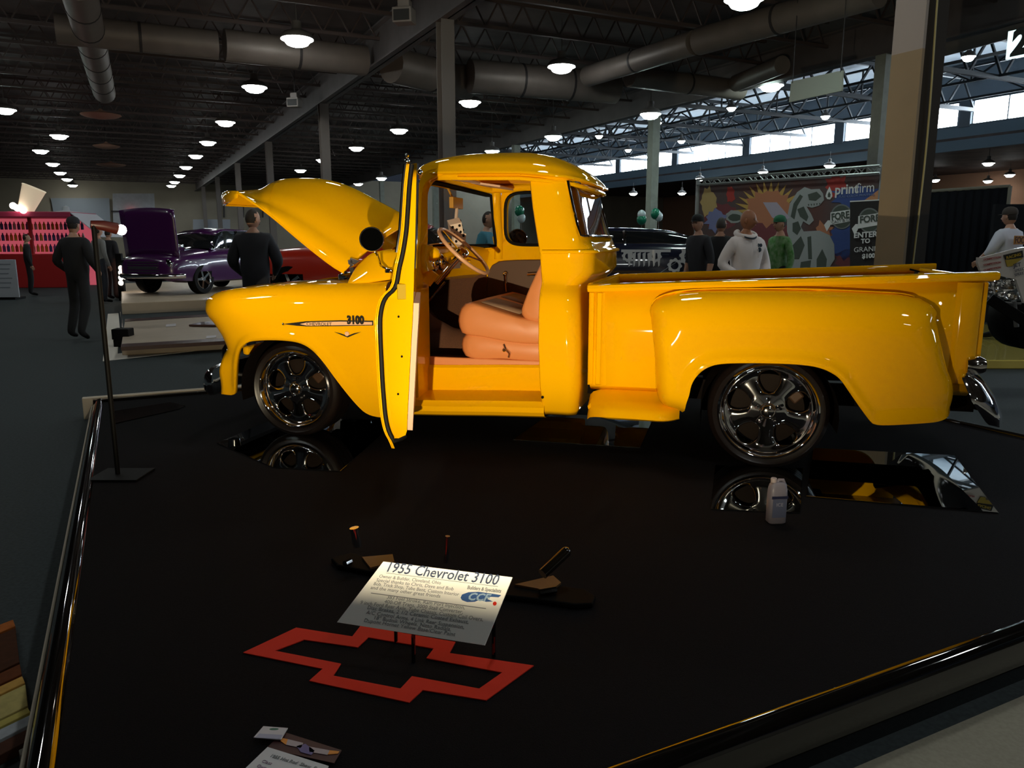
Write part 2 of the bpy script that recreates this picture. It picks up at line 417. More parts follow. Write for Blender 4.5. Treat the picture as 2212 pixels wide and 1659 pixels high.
for q, (x, y) in enumerate([(642, 88), (550, 191), (487, 266), (449, 309), (423, 338), (402, 362), (388, 380), (377, 394), (370, 402)]):
    lamp(onz(x, y, ZL), 'glowing high bay lamp, %s in the long row over the main aisle' % names[q], 'high bay lamps over the main aisle')
for q, (x, y) in enumerate([(1213, 147), (1015, 223), (862, 283), (770, 321), (697, 347), (649, 369), (774, 398)]):
    lamp(onz(x, y, ZL), 'glowing high bay lamp, %s in the row passing above the truck cab' % names[q], 'high bay lamps above the truck cab')
for q, (x, y) in enumerate([(1608, 2), (1405, 249), (1195, 297), (1063, 328), (824, 386)]):
    lamp(onz(x, y, 4.95), 'glowing high bay lamp, %s in the row ending at the sage column' % names[q], 'high bay lamps by the sage column', LENS2, .9, 5.5 if abs(BX.dot(onz(x, y, 4.95))-15.7) < .25 else 6.62)
lamp(onz(1665, 188, ZL), 'glowing high bay lamp beside the hanging white panel', 'high bay lamps by the sage column', LENS2)
lamp(onz(2135, 80, ZL), 'large glowing high bay lamp beside the numbered hanging sign', 'high bay lamps by the sage column', LENS2)
wh = ['below the blue trusses near the nearest pillar', 'above the middle of the bright windows', 'left of the sage column under the bright roof', 'right of the sage column top', 'over the left end of the windows', 'under the truss end near the windows', 'just left of the nearest pillar']
for q, (x, y, z) in enumerate([(2092, 125, 7.2), (1580, 235, 7.2), (1294, 295, 7.0), (1420, 267, 7.0), (1472, 306, 6.9), (1357, 325, 6.9), (1783, 253, 7.1)]):
    lamp(onz(x, y, z), 'small glowing lamp %s' % wh[q], 'lamps under the bright roof', LENS, .62, 8.6)
lamp(onz(2013, 282, 6.9), 'small glowing lamp peeping out right of the nearest pillar', 'lamps under the bright roof', LENS, .62, 8.6)
wh = ['above the printed backdrop', 'above the right end of the printed backdrop', 'at the left corner of the printed backdrop truss', 'far beyond the black curtain, lowest left one', 'far beyond the black curtain, upper one', 'far beyond the black curtain, lowest right one', 'at the right edge beyond the black curtain', 'far off left of the sage column', 'far off right of the sage column']
for q, (x, y) in enumerate([(1648, 373), (1792, 359), (1512, 387), (2020, 390), (2135, 354), (2134, 392), (2181, 379), (1368, 419), (1473, 418)]):
    lamp(onz(x, y, 5.3 if y < 410 else 4.6), 'glowing lamp %s' % wh[q], 'lamps in the far halls', LENS, .85, 6.07)
# rows carrying on over and behind the viewer, lighting the display
for a_, b_, lb in ((10.5, 3.1, 'above the back of the deck, next before the aisle row'), (4.8, 3.1, 'right above the truck'), (-1, 3.1, 'straight above the viewer'), (23.5, -3.4, 'left of the picture beyond the walking man'), (17.8, -3.4, 'left of the picture level with the walking man'), (12, -3.4, 'above the empty low platform'), (6, -3.4, 'above the left edge of the deck'), (4.7, 9.3, 'right of the deck'), (-1, 9.3, 'behind the viewer on the right'), (-7, 0, 'behind the viewer'), (-14, 6, 'far behind the viewer'), (-21, 2, 'by the back wall')):
    lamp(AB(a_, b_, 5.6), 'high bay lamp hanging '+lb, 'high bay lamps overhead', LENS)
# ---------------------------------------------------------------- ducts, speakers, fans, hanging signs
DUCT = mat('duct_metal', (.24, .20, .175), .5, .2, noise=.15, nscale=2)
def duct(p0, p1, r, label, bands=True):
    m = MB().tube([p0, p1], r, 20); o = m.build('air_duct', DUCT, smooth=True, angle=60); L = (p1-p0).length; d = (p1-p0).normalized(); n = int(L/1.4)
    for i in range(1, n): q = p0+d*(L*i/n); MB().tube([q-d*.03, q+d*.03], r*1.03, 20).build('seam_band', DSTEEL, o, smooth=True, angle=60)
    return tag(o, label, 'duct', 'air ducts under the roof')
zd = 5.65
duct(onz(120, 62, zd), onz(470, 98, zd), .30, 'left end of the crosswise round duct under the dark roof')
duct(onz(485, 98, zd), onz(790, 132, zd), .34, 'crosswise round duct behind the largest ceiling lamp')
duct(onz(165, -40, 5.65), onz(225, 200, 5.65), .30, 'round duct running down the hall at upper left')
duct(onz(845, 140, 5.6), onz(1010, 180, 5.6), .42, 'fat duct behind the main beam, left of the grey column')
duct(onz(1015, 165, 5.6), onz(1330, 190, 5.6), .42, 'fat duct crossing above the truck cab')
duct(onz(1270, 165, 5.65), onz(1500, 92, 5.65), .26, 'flexible duct sloping over the truck bed')
duct(onz(1510, 90, 5.65), onz(1900, -20, 5.65), .28, 'flexible duct reaching toward the nearest pillar')
duct(onz(1360, 165, 5.6), onz(1600, 195, 5.6), .27, 'fat duct left of the hanging white panel')
duct(onz(1590, 180, 5.65), onz(1690, 140, 5.65), .22, 'short duct above the hanging white panel')
duct(onz(2040, 85, 5.7), onz(2260, 20, 5.7), .35, 'duct above the numbered hanging sign')
for x, y, dx, lb in ((873, 35, 21, 'pale boxy loudspeaker on the main beam, nearest one'), (636, 222, 14, 'pale boxy loudspeaker on the main beam, farther one')):
    P = onz(x, y, 5.35); o = empty('loudspeaker', P, -.2, label=lb, cat='speaker', group='loudspeakers on the main beam')
    MB().box((0, 0, 0), (.36, .3, .26)).box((0, .05, .2), (.22, .2, .16)).build('cabinet', mat('speaker_grey', (.30, .27, .25), .6), o, bevel=.02)
    MB().tube([(0, .05, .25), (0, .05, 1.36)], .02, 8).build('hanger', DSTEEL, o)
    MB().box((0, -.155, -.01), (.29, .02, .18)).build('grille', mat('speaker_black', (.04, .04, .04), .8), o)
for x, y, r_, lb in ((218, 250, .62, 'wide brown unlit dish over the aisle, nearest of three'), (230, 317, .55, 'wide brown unlit dish over the aisle, middle of three'), (240, 357, .75, 'wide brown unlit dish over the aisle, farthest of three')):
    P = onz(x, y, 5.45); o = empty('pendant_dish', P, label=lb, cat='lamp', group='unlit dishes over the aisle')
    MB().lathe([(0, -.10), (r_*.35, -.09), (r_*.8, -.04), (r_, .02), (r_*.98, .04), (r_*.5, .10), (.08, .16), (.04, .22), (0, .22)], 28).build('dish', mat('dish_brown', (.50, .27, .19), .6), o, smooth=True, angle=60)
    MB().tube([(0, 0, .2), (0, 0, 1.17)], .02, 8).build('rod', DSTEEL, o)
P0, P1 = onz(1706, 186, 4.9), None
d_ = Vector((.8, -.6, 0)).normalized()
def hangq(name, px, Y0, Y1, mt, th=.03, **k):
    a_ = [atY(px[0][0], px[0][1], Y0), atY(px[1][0], px[1][1], Y1), atY(px[2][0], px[2][1], Y1), atY(px[3][0], px[3][1], Y0)]
    n = (a_[1]-a_[0]).cross(a_[3]-a_[0]).normalized()
    return tag(MB().prism([(0, 0), (1, 0), (2, 0), (3, 0)], 0, th, lambda u, v, d: a_[int(u)]+n*d).build(name, mt), **k)
bs_ = hangq('blank_sign', [(1709, 176), (1820, 152), (1818, 196), (1704, 221)], 15.5, 14.0, mat('panel_white', (.50, .55, .48), .7), label='blank white panel hanging from the roof left of the nearest pillar', cat='sign')
m = MB()
for x_, y_, Y_ in ((1712, 180, 15.45), (1816, 156, 14.05)):
    p_ = atY(x_, y_, Y_); m.tube([p_, p_+Vector((0, 0, 6.6-p_.z))], .008, 6)
m.build('hanging_wire', DSTEEL, bs_)
sg = hangq('hanging_sign', [(2178, 68), (2235, 55), (2235, 118), (2172, 129)], 14., 13.5, mat('sign_white_glow', (.75, .85, .85), .6, emit=(.7, .95, .95), es=1.4), label='square white hanging sign with a dark numeral at the top right', cat='sign')  # plain plate given emission so it looks brighter
Mx = frame(atY(2183, 119, 13.75), (atY(2235, 108, 13.3)-atY(2183, 119, 13.75)), (0, 0, 1))
text_obj('2', .55, mat('sign_ink', (.02, .03, .03), .6), sg, 'numeral', Mx, bold=.03, sx=1.2)
# ================================================================== THE DISPLAY DECK
dk0, dk1, db0, db1 = 1.37, 6.70, -.25, 5.05
deck = MB().box(AB((dk0+dk1)/2, (db0+db1)/2, DZ/2), (db1-db0, dk1-dk0, DZ), rz=HROT).build('display_deck', CARP)
tag(deck, 'low square display deck covered in black carpet under the yellow truck', 'platform')
def edge(a0, b0, a1, b1, r=.045, mt=BLKG, name='edge_rail'):
    P0, P1 = AB(a0, b0), AB(a1, b1); d = (P1-P0).normalized(); n = d.cross(Vector((0, 0, 1)))
    pr = [(-.01, 0), (-.01, DZ-.02), (.0, DZ+.006), (.02, DZ+.018), (.05, DZ+.014), (.068, DZ-.01), (.075, DZ-.05), (.072, 0)]
    G = [[tuple(P+n*q+Vector((0, 0, z))) for q, z in pr] for P in [P0-d*.07, P0, (P0+P1)/2, P1, P1+d*.07]]
    return MB().grid(G).build(name, mt, deck, smooth=True, angle=70)
edge(dk0, db0, dk0, db1)            # front
edge(dk0, db1, dk1, db1)
edge(dk1, db1, dk1, db0)
edge(dk1, db0, dk0, db0)
TRIM = mat('beige_trim', (.60, .52, .40), .6)
m = MB(); m.box(AB(dk1+.155, (db0+db1)/2, .085), (db1-db0+.3, .07, .17), rz=HROT).box(AB((dk0+dk1)/2, db0-.084, .055), (.012, dk1-dk0+.2, .11), rz=HROT).box(AB((dk0+dk1)/2, db1+.13, .06), (.09, dk1-dk0+.2, .13), rz=HROT)
m.build('outer_trim', TRIM, deck, bevel=.005)
m = MB().box(AB(3.55, 3.75, DZ+.001), (.01, 2.9, .004), rz=HROT-.0)
# bowtie outline taped on the carpet
Ob = [(525, 1412), (640, 1358), (761, 1377), (779, 1354), (984, 1389), (971, 1413), (1153, 1440), (1050, 1515), (913, 1493), (884, 1520), (668, 1473), (697, 1447)]
Ib = [(594, 1408), (657, 1384), (773, 1400.5), (796, 1379), (937, 1403), (921, 1424), (1085, 1455), (1035, 1490), (890, 1463), (865, 1490), (720, 1462), (737, 1436)]
bt = MB().ring([tuple(onz(x, y, DZ).xy) for x, y in Ob], [tuple(onz(x, y, DZ).xy) for x, y in Ib], DZ+.001, DZ+.004, lambda u, v, d: (u, v, d)).build('floor_emblem', RED)
tag(bt, 'red bow tie outline taped on the black carpet below the sign card', 'emblem')
# mirror tiles
def tile(px, label, mt=MIR, z=DZ+.004, name='floor_mirror'):
    P = [tuple(onz(x, y, z).xy) for x, y in px]
    return tag(MB().prism(P, z-.003, z+.002, lambda u, v, d: (u, v, d)).build(name, mt, bevel=.001), label, 'mirror', 'mirror tiles under the truck')
MIRD = mat('mirror_tile', (.50, .54, .54), .012, 1.)
tile([(1757, 968), (2062, 984), (2157, 1108), (1742, 1072)], 'clear mirror tile on the deck behind the rear wheel reflecting the roof', MIRD)
tile([(1545, 1005), (1735, 1012), (1728, 1108), (1535, 1100)], 'mirror tile directly under the rear wheel', MIRD)
tile([(468, 957), (600, 902), (860, 908), (735, 1018), (590, 1010)], 'mirror tile under the front wheel', MIRD)
tile([(1108, 950), (1190, 893), (1410, 905), (1383, 967)], 'mirror tile under the middle of the truck', MIRD)
tile([(247, 915), (247, 888), (368, 869), (400, 877), (385, 884)], 'small mirror tile near the back left deck corner', mat('small_mirror', (.25, .27, .27), .05, 1.))
# ---------------------------------------------------------------- lamp stand on the deck
base = onz(255, 1028, DZ); st_ = empty('lamp_stand', base, label='slim black lamp stand on the left edge of the deck with a lit head', cat='lamp')
zt = CAMZ+ (520-486)/1690*base.y*1.02-DZ
MB().box((.02, 0, .006), (.26, .22, .012)).build('base_plate', BLK, st_, bevel=.003)
MB().tube([(0, 0, .01), (0, 0, zt)], .0125, 10).build('pole', BLK, st_, smooth=True)
hd = MB().tube([(-.015, 0, zt), (.03, .03, zt-.005), (.075, .08, zt-.02)], [.02, .026, .03], 14).build('lamp_head', mat('lamp_red', (.08, .012, .008), .4), st_, smooth=True)
MB().ball((.09, .097, zt-.026), .027, 14, (1, .7, 1)).build('bulb', mat('warm_bulb', (1, 1, .95), .3, emit=(1, .95, .85), es=14), st_, smooth=True)
spot(base+Vector((.14, .16, zt-.03)), TA+TS*.3+TN*.9+Vector((0, 0, 1.)), 18, (1, .82, .6), 80, .03)
# the floodlight that lights the near flank stands low on the hall floor just left of the deck
s2 = empty('floodlight', Vector((KEY1.x, KEY1.y, 0)), TROT, label='small black floodlight on the floor at the front edge of the deck', cat='lamp')
kz = KEY1.z
MB().box((0, -.09, kz), (.16, .06, .12)).tube([(-.08, -.10, .02), (-.08, -.10, kz)], .01, 8).tube([(.08, -.10, .02), (.08, -.10, kz)], .01, 8).box((0, -.10, .012), (.24, .16, .024)).build('housing', BLK, s2, bevel=.004)
MB().box((0, .02, kz-.055), (.26, .17, .004), R=Matrix.Rotation(0, 3, 'X')).box((0, .10, kz-.0105-.03), (.26, .004, .06)).build('added_flap', BLK, s2)  # flap added out of view to keep the flood off the sign card
# ---------------------------------------------------------------- sign card on its little stand
cTL, cTR, cBL = onz(828, 1213, DZ+.26), onz(1107, 1247, DZ+.26), onz(728, 1344, DZ+.10)
cn = (cTR-cTL).cross(cBL-cTL).normalized()
if cn.z < 0: cn = -cn
CC = Vector((0, 0, CAMZ))
def cray(x, y):
    r = ray(x, y); return CC+r*((cTL-CC).dot(cn)/r.dot(cn))
cBR = cray(1047, 1394); cQ = [cTL, cTR, cBR, cBL]
card = MB().prism([(0, 0), (1, 0), (2, 0), (3, 0)], 0, -.004, lambda u, v, d: cQ[int(u)]+cn*d).build('sign_card', mat('card_white', (.92, .91, .86), .6))
tag(card, 'white sign card reading 1955 and the truck model, tilted on a black stand', 'sign')
INK = mat('ink_dark', (.04, .06, .12), .6); INK2 = mat('ink_grey', (.22, .24, .25), .6); INKB = mat('ink_blue', (.03, .10, .30), .5)
def cpt(u, v): return (cTL*(1-u)+cTR*u)*(1-v)+(cBL*(1-u)+cBR*u)*v
def cp2(x, y): return cray(700+x/3.687, 1100+y/3.687)
def cline(t, x0, y0, x1, y1, size, mt=INK2, sh=.2, bold=.0003, nm='lettering'):
    return fit_text(t, cp2(x0, y0), cp2(x1, y1), size, cTL-cBL, cn, mt, card, nm, sh, bold)
cline('1955 Chevrolet 3100', 500, 497, 1388, 606, .044, INK, .25, .0004)
for t, *q in (('Owner & Builder, Cleveland, Ohio', 440, 545, 930, 600, .0145), ('Special thanks to Chris, Dave and Bob', 415, 575, 1030, 648, .0145), ('Bob, Trick Shop, Tube Bent, Custom Interior', 395, 605, 1075, 692, .0145), ('and the many other great friends', 370, 635, 925, 706, .0145),
              ('383 Fuel Stroke, Ram Port Injection,', 500, 712, 1120, 797, .0155), ('400-Off Trans, 3000 Stall Converter,', 480, 748, 1105, 832, .0155), ('9 inch Ford Rear Axle, Tube Chassis, Custom Coil Overs,', 290, 755, 1265, 892, .0155), ('Disc Brakes, 2 1/2 Ceramic Coated Exhaust,', 345, 795, 1150, 912, .0155),
              ('A/C Control Arms, 4 Link Rear Suspension,', 335, 832, 1115, 952, .0155), ('18" Budnik Wheels, Nitto Radials,', 400, 877, 1010, 970, .0155), ('Dupont Hornet Yellow Base/Clear Paint', 318, 896, 1045, 1012, .0155)): cline(t, *q, INK2, .15, .0)
cline('Builders & Specialists', 1140, 636, 1410, 666, .015)
for a_, b_, c_, d_, w_ in ((495, 508, 1385, 617, .0012), (375, 668, 1290, 792, .0022)): MB().bar(cp2(a_, b_)+cn*.001, cp2(c_, d_)+cn*.001, w_, .0006, up=cn).build('rule_line', INK2, card)
# swoosh logo
sw_ = [(1088, 705), (1100, 680), (1150, 662), (1230, 658), (1330, 672), (1412, 686), (1390, 702), (1320, 698), (1300, 716), (1345, 735), (1290, 738), (1240, 722), (1200, 738), (1140, 740), (1100, 725)]
MB().prism(sw_, .0006, .0012, lambda u, v, d: cp2(u, v)+cn*d).build('logo', INKB, card)
cline('CCF', 1150, 722, 1330, 735, .030, mat('ink_lightblue', (.35, .5, .65), .5), .35, .001, 'logo_letters')
MB().lathe([(0, .001), (.006, .001)], 10, frame(cp2(1360, 752), cTR-cTL, cTL-cBL), cap=False).build('red_dot', RED, card)
# stand
BLKS = mat('satin_black', (.004, .0035, .003), .7, spec=.05)
es = empty('card_stand', onz(960, 1290, DZ), label='low black stand with three posts and a curved base holding the sign card', cat='stand')
def L_(P): return Vector(P)-es.location
def post(x0, y0, x1, y1, r, mt, z=.0):
    b = onz(x1, y1, DZ+z); ztop = CAMZ; t = atY(x0, y0, b.y)
    MB().tube([L_(b), L_(t)], r, 12).build('post', mt, es, smooth=True)
post(765, 1140, 773, 1180, .018, CHR, .10); post(967, 1158, 963, 1215, .009, CHRD, .10)
a_, b_ = atY(1222, 1193, 2.62), atY(1172, 1240, 2.55); MB().tube([L_(b_), L_(a_)], .020, 12).ball(L_(a_), .02, 12).build('post', BLKG, es, smooth=True)
bpts = [(715, 1216), (760, 1204), (790, 1213), (1000, 1245), (1180, 1272), (1262, 1284), (1287, 1299), (1280, 1316), (1240, 1318), (1160, 1306), (1020, 1290), (820, 1250), (730, 1232)]
P = [tuple(L_(onz(x, y, DZ)).xy) for x, y in bpts]
MB().prism(P, .002, .022, lambda u, v, d: (u, v, d)).build('base', BLKS, es, bevel=.006)
OCH = mat('ochre_plate', (.10, .045, .012), .5)
for q in ([(782, 1203), (848, 1197), (852, 1213), (800, 1226)], [(1112, 1262), (1195, 1243), (1212, 1258), (1190, 1276)]):
    P = [tuple(L_(onz(x, y, DZ+.03)).xy) for x, y in q]; MB().prism(P, .022, .03, lambda u, v, d: (u, v, d)).build('clamp_plate', OCH, es)
MB().tube([L_(onz(745+k*4, 1218-k*2, DZ+.03)) for k in range(4)], .012, 8).tube([L_(onz(1165+k*9, 1280-k*1.5, DZ+.035)) for k in range(5)], .012, 8).build('clamp', BLKG, es, smooth=True)
cc = [cpt(.5, .0), cpt(.1, .03), cpt(.9, .03)]
m = MB()
for q, z in ((cpt(.12, .1), .02), (cpt(.88, .1), .02), (cpt(.5, .9), .01)): m.tube([L_(Vector((q.x, q.y, DZ))), L_(q-cn*.005)], .006, 8)
m.build('leg', BLKG, es, smooth=True)
# ---------------------------------------------------------------- papers at the bottom
def sheet(px, mt, label, cat, z=DZ+.004, name='paper_sheet', lift=0.):
    P = [onz(x, y, z+(lift if i < 2 else 0)) for i, (x, y) in enumerate(px)]
    return tag(MB().prism([(i, 0) for i in range(len(P))], 0, .002, lambda u, v, d: P[int(u)]+Vector((0, 0, d))).build(name, mt), label, cat)
PAP = mat('paper_white', (.66, .62, .64), .6)
bc = sheet([(548, 1594), (569, 1570), (622, 1574), (607, 1599)], PAP, 'small white business card lying above the brochure', 'card', DZ+.012, 'business_card')
MB().prism([tuple(onz(x, y, DZ+.014).xy) for x, y in ((551, 1594), (560, 1585), (610, 1588), (606, 1597))], DZ+.0142, DZ+.0148, lambda u, v, d: (u, v, d)).build('band', mat('paper_lilac', (.42, .42, .55), .6), bc)
MB().ball(onz(592, 1575, DZ+.014), .008, 10, (1.6, .6, .1)).build('logo', mat('ink_teal', (.08, .2, .14), .6), bc)
br = sheet([(575, 1618), (612, 1582), (738, 1622), (722, 1650)], mat('brochure_maroon', (.055, .012, .012), .5), 'dark maroon brochure with a flame ribbon, partly under a white form', 'brochure', DZ+.006, 'brochure')
def onbr(pts, nm, mt): MB().prism([tuple(onz(x, y, DZ+.009).xy) for x, y in pts], DZ+.0085, DZ+.0095, lambda u, v, d: (u, v, d)).build(nm, mt, br)
onbr([(607, 1594), (622, 1597), (618, 1609), (606, 1601)], 'flame', mat('flame_orange', (.75, .28, .04), .6)); onbr([(712, 1621), (733, 1623), (730, 1628), (708, 1630)], 'flame', MATS['flame_orange'])
onbr([(622, 1597), (655, 1605), (650, 1616), (618, 1609)], 'ribbon', mat('ribbon_grey', (.45, .38, .40), .6)); onbr([(668, 1613), (712, 1621), (707, 1631), (668, 1624)], 'ribbon', MATS['ribbon_grey']); onbr([(640, 1612), (660, 1607), (680, 1622), (672, 1631), (650, 1625)], 'crest', mat('crest_violet', (.16, .13, .3), .6))
fm = sheet([(500, 1690), (578, 1615), (710, 1656), (690, 1700)], mat('form_white', (.66, .66, .68), .6), 'white printed form at the bottom edge overlapping the brochure', 'paper', DZ+.010, 'entry_form')
Mf = frame(onz(582, 1634, DZ+.013), onz(690, 1665, DZ+.013)-onz(582, 1634, DZ+.013), (-.2, .9, 0))
text_obj('1955 Autorama  Show  Entry'.replace('Autorama', 'Hot Rod'), .0135, INK2, fm, 'lettering', Mf, .0004, bold=.0003)
Mf = frame(onz(564, 1646, DZ+.013), onz(672, 1677, DZ+.013)-onz(564, 1646, DZ+.013), (-.2, .9, 0))
text_obj('Class', .0135, mat('ink_mauve', (.3, .2, .3), .6), fm, 'lettering', Mf, .0004)
Mf = frame(onz(553, 1656, DZ+.013), onz(661, 1687, DZ+.013)-onz(553, 1656, DZ+.013), (-.2, .9, 0))
text_obj('Owner      ~', .0135, MATS['ink_mauve'], fm, 'lettering', Mf, .0004)
# ---------------------------------------------------------------- striped planks, bottom left on the hall floor
pc = [([(-60, 1372), (28, 1338), (33, 1352), (-60, 1392)], (.30, .09, .02), 'brown'), ([(-60, 1396), (33, 1356), (42, 1430), (-60, 1478)], (.05, .018, .008), 'dark brown'), ([(-60, 1482), (43, 1434), (47, 1456), (-60, 1506)], (.10, .03, .01), 'chestnut'), ([(-60, 1510), (48, 1460), (54, 1474), (-60, 1528)], (.42, .24, .06), 'ochre'), ([(-60, 1532), (55, 1478), (60, 1524), (-60, 1582)], (.36, .30, .11), 'mustard'), ([(-60, 1586), (60, 1528), (66, 1538), (-60, 1600)], (.36, .30, .08), 'olive'), ([(-60, 1604), (67, 1543), (70, 1562), (-60, 1628)], (.26, .28, .30), 'grey white'), ([(-60, 1634), (72, 1568), (80, 1590), (-60, 1662)], (.05, .02, .012), 'dark'), ([(40, 1620), (84, 1598), (87, 1606), (44, 1632)], (.18, .17, .15), 'short pale')]
pal = empty('plank_pallet', onz(20, 1500, 0), label='stack of brown, mustard and white striped boards on the floor, bottom left', cat='boards')
for px, c_, nm in pc:
    P = [tuple((onz(x, y, .03)-pal.location).xy) for x, y in px]
    MB().prism(P, 0.0, .03, lambda u, v, d: (u, v, d)).build('board', mat('board_'+nm.replace(' ', '_'), tuple(min(.8, q*1.5) for q in c_), .8, noise=.2, nscale=30, spec=.08), pal, bevel=.002)
# ---------------------------------------------------------------- white jug behind the rear wheel tile
jb = onz(1675, 1128, DZ); jug = empty('plastic_jug', jb, .1, label='translucent white plastic jug with a blue label standing before the rear wheel', cat='jug')
JM = mat('jug_plastic', (.27, .25, .30), .35, spec=.4)
G = []
for z_, hx, hy, ox in ((0, .034, .024, 0), (.006, .040, .030, 0), (.10, .0405, .030, 0), (.135, .040, .030, 0), (.16, .038, .028, 0), (.178, .034, .022, 0), (.186, .028, .018, .002), (.19, .02, .014, .002)):
    G.append([(ox+hx*math.copysign(abs(math.cos(t))**.5, math.cos(t)), hy*math.copysign(abs(math.sin(t))**.5, math.sin(t)), z_) for t in np.linspace(0, 2*PI, 33)])
m = MB().grid(G); m.quad(*G[0][:-1]); m.quad(*G[-1][:-1]); m.build('bottle', JM, jug, smooth=True, angle=60)
MB().lathe([(.013, 0), (.013, .018), (.011, .02), (0, .02)], 16, Matrix.Translation((-.020, 0, .188))).build('cap', mat('cap_pale', (.5, .42, .42), .4), jug, smooth=True)
MB().tube([(.034, 0, .13), (.036, 0, .17), (.022, 0, .198), (.004, 0, .198), (-.006, 0, .185)], .007, 8).build('handle', JM, jug, smooth=True)
MB().box((0, -.0295, .075), (.062, .003, .085)).build('label_panel', mat('label_blue', (.13, .15, .24), .5), jug)
MB().box((0, -.0305, .125), (.074, .003, .012)).build('label_band', mat('label_navy', (.02, .025, .07), .5), jug)
text_obj('ICE', .022, mat('label_text', (.45, .45, .55), .5), jug, 'lettering', frame((-.016, -.0315, .085), (1, 0, 0), (0, 0, 1)), .0005)
# ================================================================== THE YELLOW PICKUP
truck = empty('pickup_truck', TA, TROT, label='bright yellow vintage stepside pickup truck with hood raised and driver door open', cat='truck')
NC = .85
def flip(G): return [[(p[0], 2*NC-p[1], p[2]) for p in r] for r in G]
def se(d, R, D, e=2.2):
    q = np.clip(1-d/R, 0, 1); return D*(1-(1-q**e)**(1/e))
# ---- fenders
def rounded(G, n0, rounds, lip=None, lipw=.045, liph=.022):
    n = np.full(G.shape[:2], n0)
    acc = 0
    for poly, R, D in rounds: acc = acc+se(dist_poly(G, poly), R, D)**2
    n = n+np.minimum(np.sqrt(acc), max(D for _, _, D in rounds)*1.05)
    if lip is not None:
        d = dist_poly(G, lip); n = n-liph*np.exp(-((d-.012)/(lipw*.55))**2)
    return n
def fender(name, top, bot, left, right, n0, rounds, nu, nv, inner_top, lipd=.035, parent=truck):
    G = coons(top, bot, left, right, nu, nv, 1.5); n = rounded(G, n0, rounds, catmull(bot, 60))
    g3 = []
    for i in range(nu):
        row = [(G[i, 0, 0], n[i, 0]+lipd, G[i, 0, 1]+.004), (G[i, 0, 0], n[i, 0]+.006, G[i, 0, 1]-.002)]
        row += [(G[i, j, 0], n[i, j], G[i, j, 1]) for j in range(nv)]
        if inner_top: row += [(G[i, -1, 0], n[i, -1]+(inner_top-n[i, -1])*k, G[i, -1, 1]+.012*k) for k in (.3, .65, 1)]
        g3.append(row)
    out = []
    for gg in (g3, flip(g3)):
        out.append(MB().grid(gg).build(name, YEL, parent, smooth=True, solid=.006, angle=70))
    return out
fb = .0
ftop = sds(-.08+.1, (433, 654), (446, 643), (463, 633), (489, 627), (527, 623), (577, 618), (628, 615), (678, 614), (754, 613), (800, 611), (836, 607))
fbot = sds(-.08, (487, 848), (506, 850), (513, 847), (514.5, 815), (517, 777), (524, 752), (537, 739), (552, 734), (590, 732), (628, 734), (653, 739), (673, 749), (691, 765), (709, 787), (729, 815), (754, 848), (775, 873), (792, 889), (810, 897), (838, 901))
fleft = sds(-.06, (487, 848), (482, 825), (478.5, 802), (481, 777), (478, 755), (468, 732), (451, 706), (438, 691), (429, 676), (427, 663)) + [ftop[0]]
fright = [fbot[-1], (.66, .4), (.67, .7), (.68, .9), ftop[-1]]
fend = fender('front_fender', ftop, fbot, fleft, fright, -.08, [(ftop, .17, .17), (fleft[4:], .13, .16)], 70, 26, .34)
# wheel house liner and engine bay sides
for sgn in (0, 1):
    def nn(n): return n if not sgn else 2*NC-n
    for c, R0, R1 in ((0, .36, .36), (2.88, .36, .36)):
        m = MB()
        ar = [(c+R0*math.cos(t), nn(n_), .30+R0*math.sin(t)) for n_ in (-.03, .40) for t in np.linspace(-.2, PI+.2, 18)]
        m.grid([ar[:18], ar[18:]])
        m.quad(*[(c+R0*math.cos(t), nn(.40), .30+R0*math.sin(t)) for t in np.linspace(-.2, PI+.2, 18)])
        m.build('wheel_well', DARK, truck, smooth=True)
# splash lip under the nose, front valance and grille (seen from a step to the left)
g = MB()
g.box((-.40, NC, .53), (.05, 1.5, .06)).box((-.46, NC, .80), (.10, 1.46, .05)).build('grille_surround', YEL, truck, bevel=.02)
m = MB()
for i in range(5): m.box((-.45, NC, .575+.045*i), (.03, 1.0, .018))
for i in range(13): m.box((-.44, NC-.48+.08*i, .665), (.02, .012, .21))
m.build('grille', CHR, truck)
for n_ in (.14, 2*NC-.14):
    M = Matrix.Translation((-.50, n_, .70)) @ Matrix.Rotation(-PI/2, 4, 'Y')
    h = MB().lathe([(.10, -.04), (.105, .0), (.095, .02), (.088, .01)], 28, M).build('headlight_ring', CHR, truck, smooth=True)
    MB().lathe([(.088, .0), (.07, .03), (.03, .045), (0, .048)], 24, M).build('headlight_lens', mat('lamp_glass', (.75, .78, .8), .08, coat=1), truck, smooth=True)
# front bumper
def bumper(name, s0, z0, sg, ncs, hz=.105, wrap=.30, tilt=.05, gz=.0, guards=True):
    pr = [(0, -hz), (.045, -hz*1.08), (.08, -hz*.7), (.088, 0), (.07, hz*.6), (.03, hz), (0, hz*.95), (-.008, 0)]
    G = []
    for k in range(49):
        t = k/48; n_ = ncs[0]+(ncs[1]-ncs[0])*t; c = abs(2*t-1)
        back = wrap*max(0, (c-.35)/.65)**2.2; hh = math.sqrt(max(.02, 1-max(0, (c-.90)/.10)**2)); gth = .25+.75*hh
        G.append([(s0+sg*(p*gth-back-tilt*q/hz*hh), n_, z0+q*hh) for p, q in pr+[pr[0]]])
    m = MB().grid(G)
    m.quad(*G[0][:-1]); m.quad(*G[-1][:-1])
    b = m.build(name, CHR, truck, smooth=True, angle=50)
    for q in ((.42, 1.28) if guards else ()):
        MB().lathe([(.0, -.15), (.04, -.14), (.052, -.04), (.05, .10), (.04, .17), (.02, .2), (0, .205)], 20, Matrix.Translation((s0+sg*.05, q, z0+gz))).build('bumper_guard', CHR, b, smooth=True)
    return b
